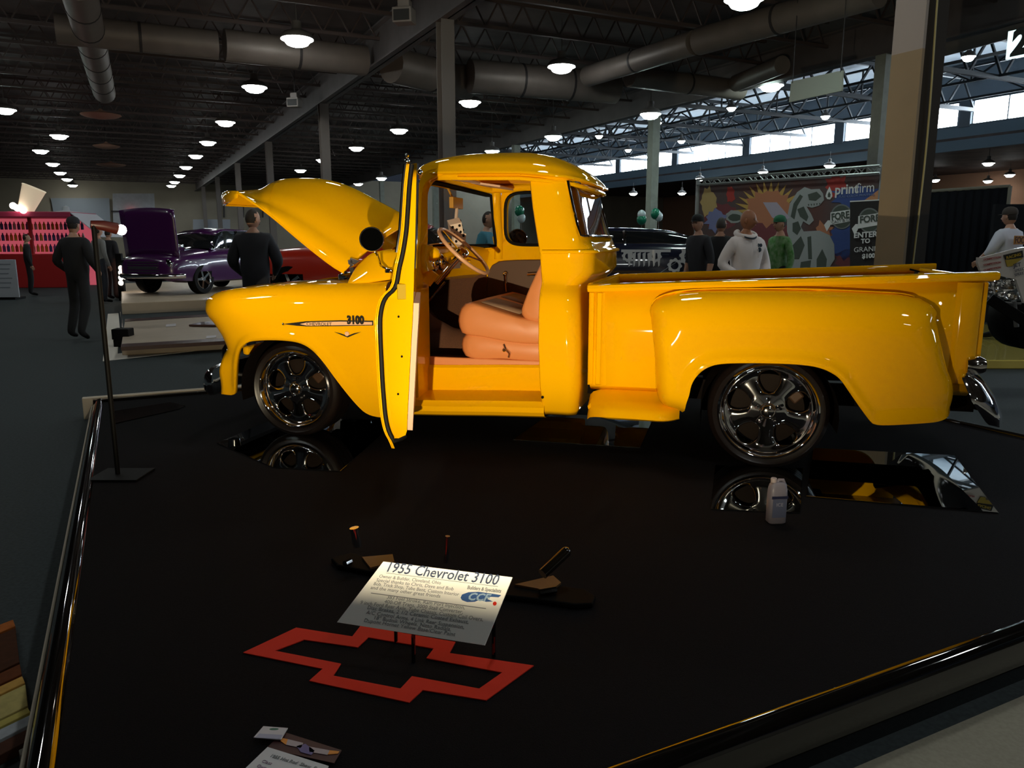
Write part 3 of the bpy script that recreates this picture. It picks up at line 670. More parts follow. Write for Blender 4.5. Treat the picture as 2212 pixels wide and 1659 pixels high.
bumper('front_bumper', -.70, .32, -1, (-.0, 1.70), .09, .10, .0)
MB().bar((-.45, .35, .36), (-.1, .35, .40), .06).bar((-.45, 1.35, .36), (-.1, 1.35, .40), .06).build('bumper_bracket', DARK, truck)
# ---- hood (raised)
Ecur = catmull([(*sd(742, 588, .27),), (*sd(716, 572, .27),), (*sd(678, 543, .27),), (*sd(640, 512, .27),), (*sd(592, 471, .27),), (*sd(557, 444, .27),), (*sd(530, 425, .27),), (*sd(511, 413, .27),)], 40)
Ccur = catmull([(*sd(868, 480, .62),), (*sd(843, 462, .62),), (*sd(805, 441, .62),), (*sd(767, 421, .62),), (*sd(729, 401, .62),), (*sd(691, 387, .62),), (*sd(653, 380, .62),), (*sd(615, 379, .62),), (*sd(582, 383, .65),), (*sd(562, 392, .68),), (*sd(545, 404, .7),), (*sd(525, 408, .75),), (*sd(503, 410, .8),), (*sd(488, 414, .85),)], 40)
G = []
for i in range(40):
    row = []
    for j in range(-24, 25):
        wv = j/24; a_ = 1-abs(wv)
        # profile: steep side, crease, crowned top
        q = (.20*(a_/.07)**.7 if a_ < .07 else .20+.10*(a_-.07)/.10 if a_ < .17 else .30+.26*((a_-.17)/.15)**.8 if a_ < .32 else .56+.44*math.sin((a_-.32)/.68*PI/2))
        e, c = Ecur[i], Ccur[i]
        qs = q if i < 30 else q*(1-(i-30)/10*.15)
        s_ = e[0]+(c[0]-e[0])*(a_**.8 if i > 26 else q); z_ = e[1]+(c[1]-e[1])*qs
        row.append((s_, NC-wv*-(-.58) if False else NC+wv*.58, z_))
    G.append(row)
# front lip turned down
last = G[-1]
for dz_, ds_ in ((-.015, -.03), (-.05, -.045), (-.095, -.035), (-.10, -.01)):
    G.append([(p[0]+ds_*(1-abs(j/24-1)**3), p[1], p[2]+dz_*(1-.55*abs(j/24-1)**4)) for j, p in enumerate(last)])
hood = MB().grid(G).build('hood', YEL, truck, smooth=True, solid=.012, angle=60, soff=-1)
# hood edge flange and inner braces
fl = MB()
fl.tube([(p[0], NC-.575, p[1]-.004) for p in Ecur[::3]], .007, 6)
fl.tube([(p[0], NC+.575, p[1]-.004) for p in Ecur[::3]], .007, 6)
fl.build('edge_bead', YEL, hood, smooth=True)
hb = MB()
for i in (6, 20, 33):
    hb.tube([(p[0]+.015, p[1], p[2]-.035) for p in G[i][5:44:3]], .016, 6)
hb.build('hood_brace', YEL, hood, smooth=True)
for n_ in (.30, 1.40):
    MB().bar((.30, n_, 1.00), (.28, n_, 1.12), .012, .03).bar((.28, n_, 1.12), (.50, n_, 1.05), .012, .03).build('hood_hinge', CHRD, truck)
MB().ball((.262, .262, 1.04), .010, 10).build('hood_bolt', BLK, truck, smooth=True)
# ---- engine and firewall
e = MB(); e.box((.0, NC, .62), (.62, .5, .32)).box((.0, NC-.2, .84), (.5, .16, .12), R=Matrix.Rotation(.5, 3, 'X')).box((.0, NC+.2, .84), (.5, .16, .12), R=Matrix.Rotation(-.5, 3, 'X'))
e.build('engine_block', mat('engine_black', (.02, .02, .022), .35), truck, bevel=.02)
MB().lathe([(.0, .0), (.16, .0), (.17, .02), (.17, .05), (.14, .07), (.02, .075), (.015, .09), (0, .09)], 30, Matrix.Translation((.1, NC, .95))).build('air_cleaner', CHR, truck, smooth=True)
MB().box((.34, NC, .75), (.02, 1.15, .55)).build('firewall', YEL, truck, bevel=.01)
m = MB()
for k in range(4): m.box((.36, .42+.12*k, .93), (.05, .06, .09))
m.tube([(.2, .42, 1.0), (.28, .40, .96), (.36, .42, .9), (.33, .44, .8)], .012, 8).tube([(.1, .38, .9), (.25, .36, .93), (.35, .38, .88)], .01, 8)
m.build('wiring_and_canister', CHRD, truck, smooth=True)
MB().box((-.32, NC, .66), (.05, .85, .45)).build('radiator', DARK, truck, bevel=.01)
# ---- cowl: side of the body between hood and windshield
cow_top = sds(.16, (757, 606), (759, 592), (768, 577), (785, 560), (803, 547), (828, 543), (860, 541), (884, 538))
G = []
for i, p in enumerate(catmull(cow_top, 26)):
    row = []
    zb = .965+.045*min(1, max(0, (p[0]-.33)/.3)); 
    for k in range(9):
        t = k/8; row.append((p[0]+.03*(1-t), .06+.12*t**1.6, zb+(p[1]-zb)*t))
    for k in (1, 2, 3, 4):
        row.append((p[0]-.0*k, .18+.17*k, p[1]+.035*math.sin(k/4*PI/2)))
    G.append(row)
for gg in (G, flip(G)): MB().grid(gg).build('cowl', YEL, truck, smooth=True, solid=.006, angle=60)
# ---- cab
LV = [(.215, .10, 1.800, .06), (.25, .065, 1.815, .07), (.40, .05, 1.828, .08), (.63, .05, 1.825, .08), (.80, .055, 1.818, .09), (.90, .07, 1.81, .11), (.955, .10, 1.80, .13), (.985, .135, 1.80, .14), (1.01, .15, 1.83, .14),
      (1.06, .155, 1.87, .15), (1.165, .17, 1.87, .15), (1.18, .165, 1.878, .155), (1.20, .175, 1.855, .15), (1.27, .185, 1.832, .155), (1.30, .19, 1.823, .16), (1.44, .21, 1.785, .165), (1.585, .225, 1.75, .17), (1.625, .22, 1.74, .17)]
def jamb(z): return float(np.interp(z, [.21, .266, .33, .47, .63, 1.0, 1.05, 1.167, 1.30, 1.517, 1.66], [1.60, 1.605, 1.596, 1.587, 1.58, 1.578, 1.572, 1.56, 1.532, 1.489, 1.48]))
def cabpath(z, n0, sb, r):
    P = [(jamb(z), n0+.04), (jamb(z), n0+.012), (jamb(z)+.006, n0+.002), (jamb(z)+.02, n0)]
    for k in range(1, 6): P.append((jamb(z)+.02+(sb-r-jamb(z)-.02)*k/5, n0))
    for k in range(1, 11):
        a_ = k/10*PI/2; P.append((sb-r+r*math.sin(a_), n0+r-r*math.cos(a_)))
    for k in range(1, 9): P.append((sb+.012*math.sin(k/8*PI/2), n0+r+(NC-n0-r)*k/8))
    return P
rows = [cabpath(*l) for l in LV]; nlv = len(LV)
half = [[(p[0], p[1], LV[j][0]) for p in rows[j]] for j in range(nlv)]
full = [r+[(p[0], 2*NC-p[1], p[2]) for p in reversed(r[:-1])] for r in half]
ncol = len(full[0]); m = MB(); i0 = 0
for r in full: m.v += r
hl, hr = 13, ncol-14     # rear window spans the columns between
for j in range(nlv-1):
    for i in range(ncol-1):
        if 14 <= j < 16 and hl <= i < hr: continue
        if j == 13 and hl <= i < hr: continue
        m.f.append((j*ncol+i, j*ncol+i+1, (j+1)*ncol+i+1, (j+1)*ncol+i)); m.m.append(0)
m.build('cab_rear_body', YEL, truck, smooth=True, solid=.02, angle=50, soff=-1)
def colpt(i, z, off=0.):
    zs = [l[0] for l in LV]; a_ = np.array([[np.interp(z, zs, [full[j][k][c] for j in range(nlv)]) for c in (0, 1)] for k in (max(i-1, 0), i, min(i+1, ncol-1))])
    d = a_[2]-a_[0]; nrm = np.array([d[1], -d[0]]); nrm /= np.linalg.norm(nrm)+1e-9
    p = a_[1]+nrm*off; return (p[0], p[1], z)
z0w, z1w = 1.27, 1.585
gl = [[colpt(i, z, -.006) for i in range(hl, hr+1)] for z in np.linspace(z0w, z1w, 4)]
MB().grid(gl).build('rear_window', PANER, truck, smooth=True)
loop = [colpt(i, z0w, .006) for i in range(hl, hr+1)]+[colpt(hr, z, .006) for z in np.linspace(z0w, z1w, 6)[1:-1]]+[colpt(i, z1w, .006) for i in range(hr, hl-1, -1)]+[colpt(hl, z, .006) for z in np.linspace(z1w, z0w, 6)[1:-1]]
MB().tube(loop, .009, 8, closed=True).build('rear_window_trim', CHR, truck, smooth=True)
# belt bead round the back
MB().tube([colpt(i, 1.178, .004) for i in range(3, ncol-3)], .011, 8).build('belt_bead', YEL, truck, smooth=True)
# roof
G = []; c0 = (1.285, NC); nphi, nr = 72, 14
def zdrip(s): return float(np.interp(s, [.6, .8, 1.43, 1.52, 1.69, 1.82], [1.655, 1.66, 1.648, 1.64, 1.622, 1.60]))
for k in range(nphi):
    ph = 2*PI*k/nphi; cs, sn = math.cos(ph), math.sin(ph); e_ = 2/3.6
    us = math.copysign(abs(cs)**e_, cs); un = math.copysign(abs(sn)**e_, sn)
    asx = .63 if us < 0 else .54; ps, pn = c0[0]+us*asx, c0[1]+un*.665; zd = zdrip(ps); row = []
    for j in range(nr+1):
        rho = j/nr; rr = 1-(1-rho)**1.4
        wb_ = max(0, us)**2; wf = max(0, -us)**2
        pe, pw = 2.6-.4*wb_, .55+.25*wb_
        zz = zd+(1.798-zd)*(1-rr**pe)**pw
        row.append((c0[0]+us*asx*rr, c0[1]+un*.665*rr, zz))
    row.append((ps+us*.012, pn+un*.012, zd-.006)); row.append((ps+us*.014, pn+un*.014, zd-.018)); row.append((ps-us*.01, pn-un*.01, zd-.024)); row.append((ps-us*.03, pn-un*.02, zd-.03))
    row.append((ps-us*.05, pn-un*.02, zd-.055))
    G.append(row)
MB().grid(G, closed=True).build('roof', YEL, truck, smooth=True, solid=.008, angle=60, soff=-1)
MB().tube([(G[k][-3][0]+.0, G[k][-3][1], G[k][-3][2]-.022) for k in list(range(52, 72))+list(range(0, 20))], .012, 8).build('drip_rail', YEL, truck, smooth=True)
# headliner
MB().grid([[(p[0]*.96+.05, NC+(p[1]-NC)*.94, p[2]-.045) for p in r[:13]] for r in G], closed=True).build('headliner', mat('headliner_yellow', (.85, .36, .02), .6), truck, smooth=True)
# near door opening: front pillar and header ring
outer = [(.74, .96), (.735, 1.10), (.745, 1.20), (.775, 1.34), (.785, 1.5), (.80, 1.60), (.84, 1.655), (.93, 1.672), (1.14, 1.672), (1.34, 1.665), (1.50, 1.645)]
inner = [(.80, .95), (.80, 1.10), (.80, 1.17), (.815, 1.25), (.82, 1.50), (.838, 1.570), (.877, 1.608), (.966, 1.63), (1.141, 1.645), (1.34, 1.648), (1.49, 1.615)]
def strip(outer, inner, nf, nb, name):
    O, I = catmull(outer, 50), catmull(inner, 50); G = []
    for o_, i_ in zip(O, I):
        nfv = nf(i_[1]); G.append([(i_[0], nb, i_[1]), (i_[0], nfv+.006, i_[1]), (i_[0]*.85+o_[0]*.15, nfv-.002, i_[1]*.85+o_[1]*.15), (o_[0], nfv+.01, o_[1]), (o_[0], nb, o_[1])])
    return MB().grid(G).build(name, YEL, truck, smooth=True, angle=45)
def nA(z): return float(np.interp(z, [.2, .9, 1.1, 1.3, 1.66], [.08, .10, .17, .195, .215]))
strip(outer, inner, nA, .30, 'door_frame')
# lower front pillar + kick panel
m = MB()
m.grid([[(.70, n_, .2), (.70, n_, .55), (.70, n_, .97)] for n_ in (.06, .12, .32)]); m.grid([[(.70, .10, .2), (.70, .10, .97)], [(.80, .12, .2), (.80, .12, .97)], [(.80, .34, .2), (.80, .34, .97)]])
m.build('front_pillar', YEL, truck, bevel=.004)
# sill, hidden step and floor
m = MB()
pr = [(.08, .155), (.02, .175), (.0, .20), (.003, .23), (.02, .245), (.03, .262), (.30, .285), (.305, .43), (.32, .445), (.36, .448)]
sA = [(.60, 0.), (1.64, .038)]
m.grid([[(s_, n_+.045 if n_ < .2 else n_, z_+dz_) for n_, z_ in pr] for s_, dz_ in [(.66, 0.), (1.0, .012), (1.3, .026), (1.62, .036)]])
m.build('door_sill', YEL, truck, smooth=True, angle=30)
m = MB(); m.grid([[(s_, 2*NC-(n_+.045 if n_ < .2 else n_), z_) for n_, z_ in pr] for s_ in (.66, 1.62)]); m.build('door_sill', YEL, truck, smooth=True, angle=30)
MB().box((1.2, NC, .445), (1.15, .96, .03)).quad((.62, .3, .46), (.62, 1.4, .46), (.36, 1.4, .78), (.36, .3, .78)).build('cab_floor', CRP, truck)
MB().box((1.14, .345, .475), (.92, .03, .055)).build('floor_edge_trim', TAN, truck, bevel=.008)
MB().tube([(.95, NC, .47), (.75, NC, .50), (.55, NC, .60), (.4, NC, .75)], .14, 12).build('transmission_tunnel', CRP, truck, smooth=True)
MB().box((.375, NC, .80), (.012, 1.14, .38)).build('dark_firewall_carpet', CRP, truck)  # dark sheet added over the yellow firewall to deepen the cab's shade
MB().box((.62, 2*NC-.25, .72), (.48, .012, .54)).build('dark_kick_panel', CRP, truck)  # second dark sheet, added to keep the footwell looking shaded
# back wall inside
MB().box((1.74, NC, .85), (.02, 1.3, .8)).build('cab_back_trim', CRP, truck)
# far door seen from inside
O = catmull([(.82, .45), (.80, .8), (.82, 1.14), (.93, 1.20), (.96, 1.4), (1.0, 1.64), (1.25, 1.665), (1.49, 1.64), (1.53, 1.3), (1.585, 1.1), (1.59, .6), (1.59, .45), (1.2, .44)], 60, closed=True)
I = []
for o_ in O:
    cx_, cz_ = 1.25, 1.405; dx, dz_ = o_[0]-cx_, o_[1]-cz_; a_ = math.atan2(dz_, dx)
    c_, s_ = math.cos(a_), math.sin(a_); e_ = 2/4.5
    I.append((cx_+math.copysign(abs(c_)**e_, c_)*.245+.02*(cz_-1.4), cz_+math.copysign(abs(s_)**e_, s_)*.195))
fd = MB().ring(O, I, 2*NC-.13, 2*NC-.22, lambda u, v, d: (u, d, v)).build('far_door', YEL, truck, smooth=True, angle=40)
MB().tube([(p[0], 2*NC-.225, p[1]) for p in I], .012, 8, closed=True).build('window_seal', BLK, fd, smooth=True)
MB().prism(I, 2*NC-.17, 2*NC-.174, lambda u, v, d: (u, d, v)).build('window_glass', PANE, fd)
tp = catmull([(.87, .50), (.865, .8), (.87, .99), (.91, 1.06), (1.0, 1.09), (1.3, 1.10), (1.56, 1.09), (1.57, .8), (1.57, .52), (1.2, .50)], 40, closed=True)
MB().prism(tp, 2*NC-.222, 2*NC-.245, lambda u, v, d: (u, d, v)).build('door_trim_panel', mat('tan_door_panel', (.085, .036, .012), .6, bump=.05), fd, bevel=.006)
MB().tube([(1.02, 1.44, .86), (1.02, 1.42, .92), (1.02, 1.42, .98)], .012, 8).ball((1.02, 1.42, .99), .02, 10).build('window_crank', CHR, fd, smooth=True)
MB().tube([(1.20, 1.44, .98), (1.20, 1.41, .99), (1.27, 1.41, .995)], .011, 8).build('inner_door_handle', CHR, fd, smooth=True)
MB().box((1.2, 1.43, .80), (.36, .05, .035)).build('armrest', BLK, fd, bevel=.012)
# far body side (outside skin)
m = MB(); m.grid([[(s_, 2*NC-n_, z_) for z_, n_ in ((.2, .09), (.3, .055), (.6, .05), (.85, .06), (.95, .10), (1.0, .15), (1.17, .165))] for s_ in (.66, .9, 1.3, 1.60)])
m.build('far_door_skin', YEL, truck, smooth=True, angle=60)
# windshield (wrap-round)
def wsh(z_lo=True):
    if z_lo: return [(.79, .26, 1.225), (.68, .34, 1.205), (.60, .50, 1.20), (.56, .85, 1.20), (.60, 1.2, 1.20), (.72, 1.36, 1.20), (.935, 1.47, 1.205)]
    return [(.80, .27, 1.575), (.78, .36, 1.60), (.74, .5, 1.615), (.70, .85, 1.625), (.74, 1.2, 1.615), (.80, 1.34, 1.60), (.905, 1.45, 1.575)]
lo, hi = catmull(wsh(), 30), catmull(wsh(False), 30)
gw = [[tuple(l+(h-l)*t) for t in np.linspace(0, 1, 6)] for l, h in zip(lo, hi)]
MB().grid(gw).build('windshield', PANE, truck, smooth=True)
lp = [tuple(p) for p in lo]+[tuple(lo[-1]+(hi[-1]-lo[-1])*t) for t in (.2, .4, .6, .8)]+[tuple(p) for p in hi[::-1]]+[tuple(hi[0]+(lo[0]-hi[0])*t) for t in (.2, .4, .6, .8)]
MB().tube(lp, .016, 8, closed=True).build('windshield_seal', BLK, truck, smooth=True)
lp2 = [tuple((Vector(p)-Vector((1.1, NC, 1.4)))*1.035+Vector((1.1, NC, 1.4))) for p in lp]
MB().tube([p for p in lp2 if p[1] > .33 and p[2] < 1.3], .022, 8).build('windshield_frame', YEL, truck, smooth=True)
# far A pillar + header inside
MB().tube([(.95, 1.49, 1.10), (.955, 1.49, 1.25), (.945, 1.475, 1.4), (.94, 1.46, 1.60)], .035, 10).build('front_pillar', YEL, truck, smooth=True)
MB().tube([(.86, .26, 1.62), (.76, .5, 1.66), (.73, .85, 1.67), (.76, 1.2, 1.66), (.90, 1.46, 1.62), (1.2, 1.5, 1.64), (1.45, 1.5, 1.63)], .03, 10).build('roof_header', YEL, truck, smooth=True)
MB().tube([(.82, .25, 1.22), (.80, .25, 1.12), (.83, .25, 1.05)], .045, 10).ball((.86, .27, 1.16), .045, 12).build('pillar_knee', YEL, truck, smooth=True)
# cowl top panel ahead of the windshield
MB().grid([[(s_, n_, z_-.06*abs(n_-NC)**2) for n_ in np.linspace(.18, 1.52, 12)] for s_, z_ in ((.33, 1.10), (.45, 1.17), (.56, 1.20), (.66, 1.205))]).build('cowl_top', YEL, truck, smooth=True)
# dash
m = MB(); prd = [(.60, 1.20), (.74, 1.205), (.80, 1.19), (.82, 1.15), (.80, 1.06), (.78, .99), (.70, .96), (.60, .98)]
m.grid([[(s_+dx, n_, z_) for s_, z_ in prd+[prd[0]]] for n_, dx in ((.24, .0), (.5, -.02), (.85, -.03), (1.2, -.02), (1.46, .06))]); m.build('dashboard', YEL, truck, smooth=True, angle=50)
for n_ in (.45, .58): MB().lathe([(.055, 0), (.055, .02), (.045, .025), (.04, .012), (0, .012)], 24, Matrix.Translation((.79, n_, 1.10)) @ Matrix.Rotation(PI/2-.15, 4, 'Y')).build('gauge', CHR, truck, smooth=True)
m = MB(); m.box((.80, .86, 1.09), (.02, .2, .08)).box((.80, 1.06, 1.09), (.015, .3, .012)); m.build('radio_panel', CHR, truck, smooth=True)
# vent wing + brackets at the near end of the dash
m = MB(); m.quad((.79, .24, 1.11), (.90, .25, 1.03), (.84, .26, .96), (.80, .25, .99)); m.build('dash_end_bracket', YEL, truck, solid=.01)
MB().tube([(.80, .25, 1.16), (.84, .27, 1.11), (.83, .28, 1.05)], .018, 8).ball((.82, .27, 1.09), .03, 10, (1, .6, 1.2)).build('vent_pull', CHR, truck, smooth=True)
MB().box((.83, .30, 1.07), (.02, .05, .05)).build('side_gauge', mat('gauge_face', (.35, .6, .85), .3), truck, bevel=.005)
# steering wheel
cd = Vector((.335, 0, .36)).normalized(); wc = Vector((.985, .50, 1.175))
SW = frame(wc, (0, 1, 0), Vector((-cd.z, 0, cd.x)))
m = MB().tube([SW @ Vector((.205*math.cos(t), .205*math.sin(t), 0)) for t in np.linspace(0, 2*PI, 49)[:-1]], .0125, 10, closed=True)
sw = m.build('steering_wheel', mat('tan_wheel_rim', (.70, .38, .20), .3, coat=.5), truck, smooth=True)
m = MB()
for t in (PI/2, PI*7/6, PI*11/6): m.bar(SW @ Vector((0, 0, -.02)), SW @ Vector((.2*math.cos(t), .2*math.sin(t), 0)), .02, .006)
m.build('spoke', CHR, sw)
MB().lathe([(.04, -.03), (.045, 0), (.03, .015), (0, .02)], 20, SW).build('horn_button', CHR, sw, smooth=True)
MB().tube([wc-cd*.02, wc-cd*.28], .022, 12).build('steering_column', CHR, truck, smooth=True)
MB().tube([wc-cd*.28, wc-cd*.60], .02, 12).build('lower_column', BLK, truck, smooth=True)
MB().tube([wc-cd*.12, wc-cd*.12+Vector((.0, -.16, .03))], .006, 8).ball(wc-cd*.12+Vector((0, -.165, .03)), .013, 8).tube([wc-cd*.2+Vector((.02, -.04, -.05)), wc-cd*.62+Vector((.02, -.04, -.06))], .007, 8).build('shift_lever', CHR, truck, smooth=True)
m = MB()
for k, dn in enumerate((.0, .12)): m.box((.60, .42+dn, .60), (.03, .07, .09)); m.tube([(.60, .42+dn, .62), (.52, .42+dn, .85)], .008, 6)
m.build('pedal', CHR, truck)
# seat
def cushion(name, prof, n0, n1, mt, bev=.04):
    pr_ = catmull(prof, 36, closed=True); G = []
    cs = np.mean(pr_, axis=0)
    for n_, k in ((n0, .80), (n0+.012, .93), (n0+.04, 1.), ((n0+n1)/2, 1.01), (n1-.04, 1.), (n1-.012, .93), (n1, .80)):
        G.append([(cs[0]+(p[0]-cs[0])*k, n_, cs[1]+(p[1]-cs[1])*k) for p in list(pr_)+[pr_[0]]])
    m = MB().grid(G); m.quad(*G[0][:-1]); m.quad(*G[-1][:-1])
    return m.build(name, mt, truck, smooth=True, angle=60)
cu = cushion('seat_cushion', [(1.0, .70), (.995, .76), (1.02, .83), (1.08, .858), (1.2, .83), (1.40, .775), (1.58, .74), (1.60, .62), (1.4, .605), (1.15, .64), (1.03, .655)], .31, 1.44, TAN)
cushion('seat_base', [(1.04, .655), (1.3, .64), (1.6, .61), (1.61, .5), (1.3, .50), (1.04, .505)], .33, 1.42, TAN)
cushion('seat_back', [(1.41, .79), (1.43, .88), (1.48, 1.0), (1.55, 1.14), (1.60, 1.2), (1.66, 1.18), (1.66, 1.0), (1.64, .8), (1.58, .735), (1.48, .735)], .31, 1.44, TAN)
MB().grid([[(s_, n_, z_) for n_ in (.42, .6, .8)] for s_, z_ in ((1.12, .851), (1.25, .820), (1.38, .784))]).grid([[(s_, n_, z_) for n_ in (.92, 1.1, 1.32)] for s_, z_ in ((1.12, .851), (1.25, .820), (1.38, .784))]).build('seat_insert', TAN2, truck, smooth=True, solid=.008)
MB().tube([(1.30, .325, .60), (1.315, .315, .57), (1.34, .31, .545), (1.335, .31, .52)], .008, 8).ball((1.305, .315, .565), .014, 10).build('seat_lever', CHR, truck, smooth=True)
# sun visors, mirror, hanging dice
MB().box((.93, .55, 1.635), (.20, .40, .016), R=Matrix.Rotation(.15, 3, 'Y')).build('sun_visor', TAN3, truck, bevel=.006)
MB().box((.99, 1.18, 1.63), (.22, .38, .016), R=Matrix.Rotation(.15, 3, 'Y')).build('sun_visor', TAN3, truck, bevel=.006)
mr = MB().box((.80, .92, 1.50), (.03, .22, .075)).tube([(.78, .92, 1.52), (.74, .92, 1.60)], .008, 8).build('rear_view_mirror', mat('mirror_back', (.40, .19, .01), .5), truck, bevel=.008)
dice = MB()
for j, (n_, z_, rt) in enumerate(((.80, 1.335, .5), (.87, 1.245, -.3))):
    R = Matrix.Rotation(rt, 3, 'X') @ Matrix.Rotation(.5, 3, 'Z'); dice.cur = 0; dice.box((.83, n_, z_), (.085, .085, .085), R=R); dice.cur = 1
    for d in ((-.0, -.044, 0), (.024, -.044, .024), (-.024, -.044, -.024), (.044, 0, 0), (.044, .024, .024), (.044, -.024, -.024), (-.024, -.044, .024), (.024, -.044, -.024)):
        dice.ball(Vector((.83, n_, z_))+R @ Vector(d), .010, 8)
dice.cur = 0; dice.tube([(.81, .9, 1.46), (.83, .81, 1.37)], .012, 6).tube([(.81, .9, 1.46), (.83, .87, 1.28)], .004, 6)
di = dice.build('fuzzy_dice', [mat('dice_plush', (.75, .6, .48), .95), BLK], None, bevel=.008)
di.matrix_world = Matrix.Translation(TA) @ Matrix.Rotation(TROT, 4, 'Z')
tag(di, 'pair of pale fuzzy dice with dark dots hanging from the truck mirror', 'dice')
# ---- open driver door
dl = Vector((.35, -.94)).normalized(); H0 = Vector((.83, .06))          # hinge and direction in (s,n)
ntip = -.87
Sp = [(885, 355), (880, 400), (876, 460), (873, 500), (866, 545), (858, 580), (853, 610), (846, 625), (832, 638), (823, 655), (818, 680), (817, 700), (818, 740), (820, 780), (822, 820), (825, 860), (829, 900), (836, 930), (847, 952)]
Rp = [(900, 352), (899, 400), (898, 460), (897, 500), (896, 545), (894.5, 580), (894, 610), (893.5, 625), (893, 638), (892.5, 655), (891.5, 680), (890.5, 700), (888, 740), (886, 780), (884, 820), (882, 860), (880, 900), (879, 930), (876, 940)]
ot = [sd(x, y, ntip) for x, y in Sp]; it = [sd(x, y, ntip) for x, y in Rp]
def dpt(s_, z_, back):
    """tip section point carried back towards the hinge by `back` metres along the door"""
    return (s_-dl.x*back, ntip-dl.y*back, z_)
door = None
low = [i for i in range(len(ot)) if ot[i][1] < 1.21]
G = []
L = .90
secs = [0., .004, .02, .3, .6, .88, L]
OT = catmull([ot[i] for i in low], 40); IT = catmull([it[i] for i in low], 40)
for back in secs:
    k = 0 if back == 0 else 1
    row = [dpt(p[0]+(.004 if back == 0 else 0), p[1], back) for p in OT]+[dpt(p[0], p[1], back) for p in IT[::-1]]
    G.append(row+[row[0]])
m = MB().grid(G)
for i in range(39): m.quad(G[0][i], G[0][i+1], G[0][78-i], G[0][79-i])
for i in range(39): m.quad(G[-1][i], G[-1][i+1], G[-1][78-i], G[-1][79-i])
door = m.build('driver_door', YEL, truck, smooth=True, angle=40, bevel=.0)
# window frame of the door
up = [i for i in range(len(ot)) if ot[i][1] > 1.12]
m = MB()
for (b0, b1, wdt) in ((0, .05, 0), (.72, .76, 0)):
    a0 = [[dpt(ot[i][0], ot[i][1], b0), dpt(it[i][0], it[i][1], b0), dpt(it[i][0], it[i][1], b1), dpt(ot[i][0], ot[i][1], b1), dpt(ot[i][0], ot[i][1], b0)] for i in up]
    m.grid(a0); m.quad(*a0[0][:-1])
o0, i0_ = ot[0], it[0]
m.grid([[dpt(o0[0], o0[1], b), dpt(i0_[0], i0_[1], b), dpt(i0_[0]-.01, i0_[1]-.05, b), dpt(o0[0]-.01, o0[1]-.05, b), dpt(o0[0], o0[1], b)] for b in np.linspace(0, .76, 8)])
m.build('window_frame', YEL, door, smooth=True, angle=40)
m = MB().grid([[dpt(.5*(ot[i][0]+it[i][0]), ot[i][1], b) for i in up] for b in (.04, .4, .74)]); m.build('window_glass', PANE, door)
# black weatherstrip round the outer edge, outer skin lip and chrome run channel
wsp = [dpt(p[0]+.010, p[1], -.006) for p in catmull(ot, 70)]
MB().tube(wsp+[dpt(ot[-1][0]+.03+.02*k, ot[-1][1]+.01*k, .02*k) for k in range(1, 3)], .0125, 8).build('weatherstrip', BLK, door, smooth=True)
sk = catmull(ot+[sd(853, 967, ntip)], 60)
MB().grid([[dpt(p[0]-.004-.022*min(1, max(0, (1.35-p[1])/.5))*0-.010, p[1], b) for p in sk] for b in (-.016, .0, .03)]).grid([[dpt(p[0]-.010, p[1], -.016), dpt(p[0]+.0, p[1], -.014)] for p in sk]).build('outer_skin', YEL, door, smooth=True, solid=.004)
MB().tube([dpt(i_[0]+.004, i_[1], .03) for i_ in it[:6]], .008, 8).build('run_channel', CHR, door, smooth=True)
cr = MB().tube([dpt(o_[0]-.022, o_[1], .0) for o_ in ot[:5]], .009, 8)
for z in (.0,): cr.ball(dpt(ot[0][0]-.012, ot[0][1]+.015, .0), .014, 10); cr.ball(dpt(ot[0][0]+.05, ot[0][1]-.035, .01), .014, 10); cr.ball(dpt(ot[0][0]-.012, ot[0][1]+.04, .0), .010, 8)
cr.build('door_top_trim', CHR, door, smooth=True)
# inner trim panel (pale) and latch
tz = catmull([(it[i][0]+.002, it[i][1]) for i in low if it[i][1] < .98 and it[i][1] > .3], 20)
MB().grid([[dpt(p[0]+.028, p[1], b) for p in tz] for b in (.012, .3, .6, .82)]).grid([[dpt(p[0], p[1], .012), dpt(p[0]+.028, p[1], .012)] for p in tz]).grid([[dpt(tz[0][0], tz[0][1], b), dpt(tz[0][0]+.028, tz[0][1], b)] for b in (.012, .82)]).build('inner_trim', TAN3, door, smooth=True, angle=40)
c_ = sd(868, 630, ntip)
MB().box(dpt(c_[0], c_[1], -.004), (.045, .008, .075), rz=math.atan2(dl.x, -dl.y)).build('latch_plate', mat('latch_olive', (.42, .27, .003), .5, spec=.1), door, bevel=.004)
m = MB()
for x, y in ((861, 684), (868, 770), (860, 851)):
    c_ = sd(x, y, ntip); m.ball(dpt(c_[0], c_[1], -.003), .006, 8)
m.build('door_bolt', BLK, door, smooth=True)
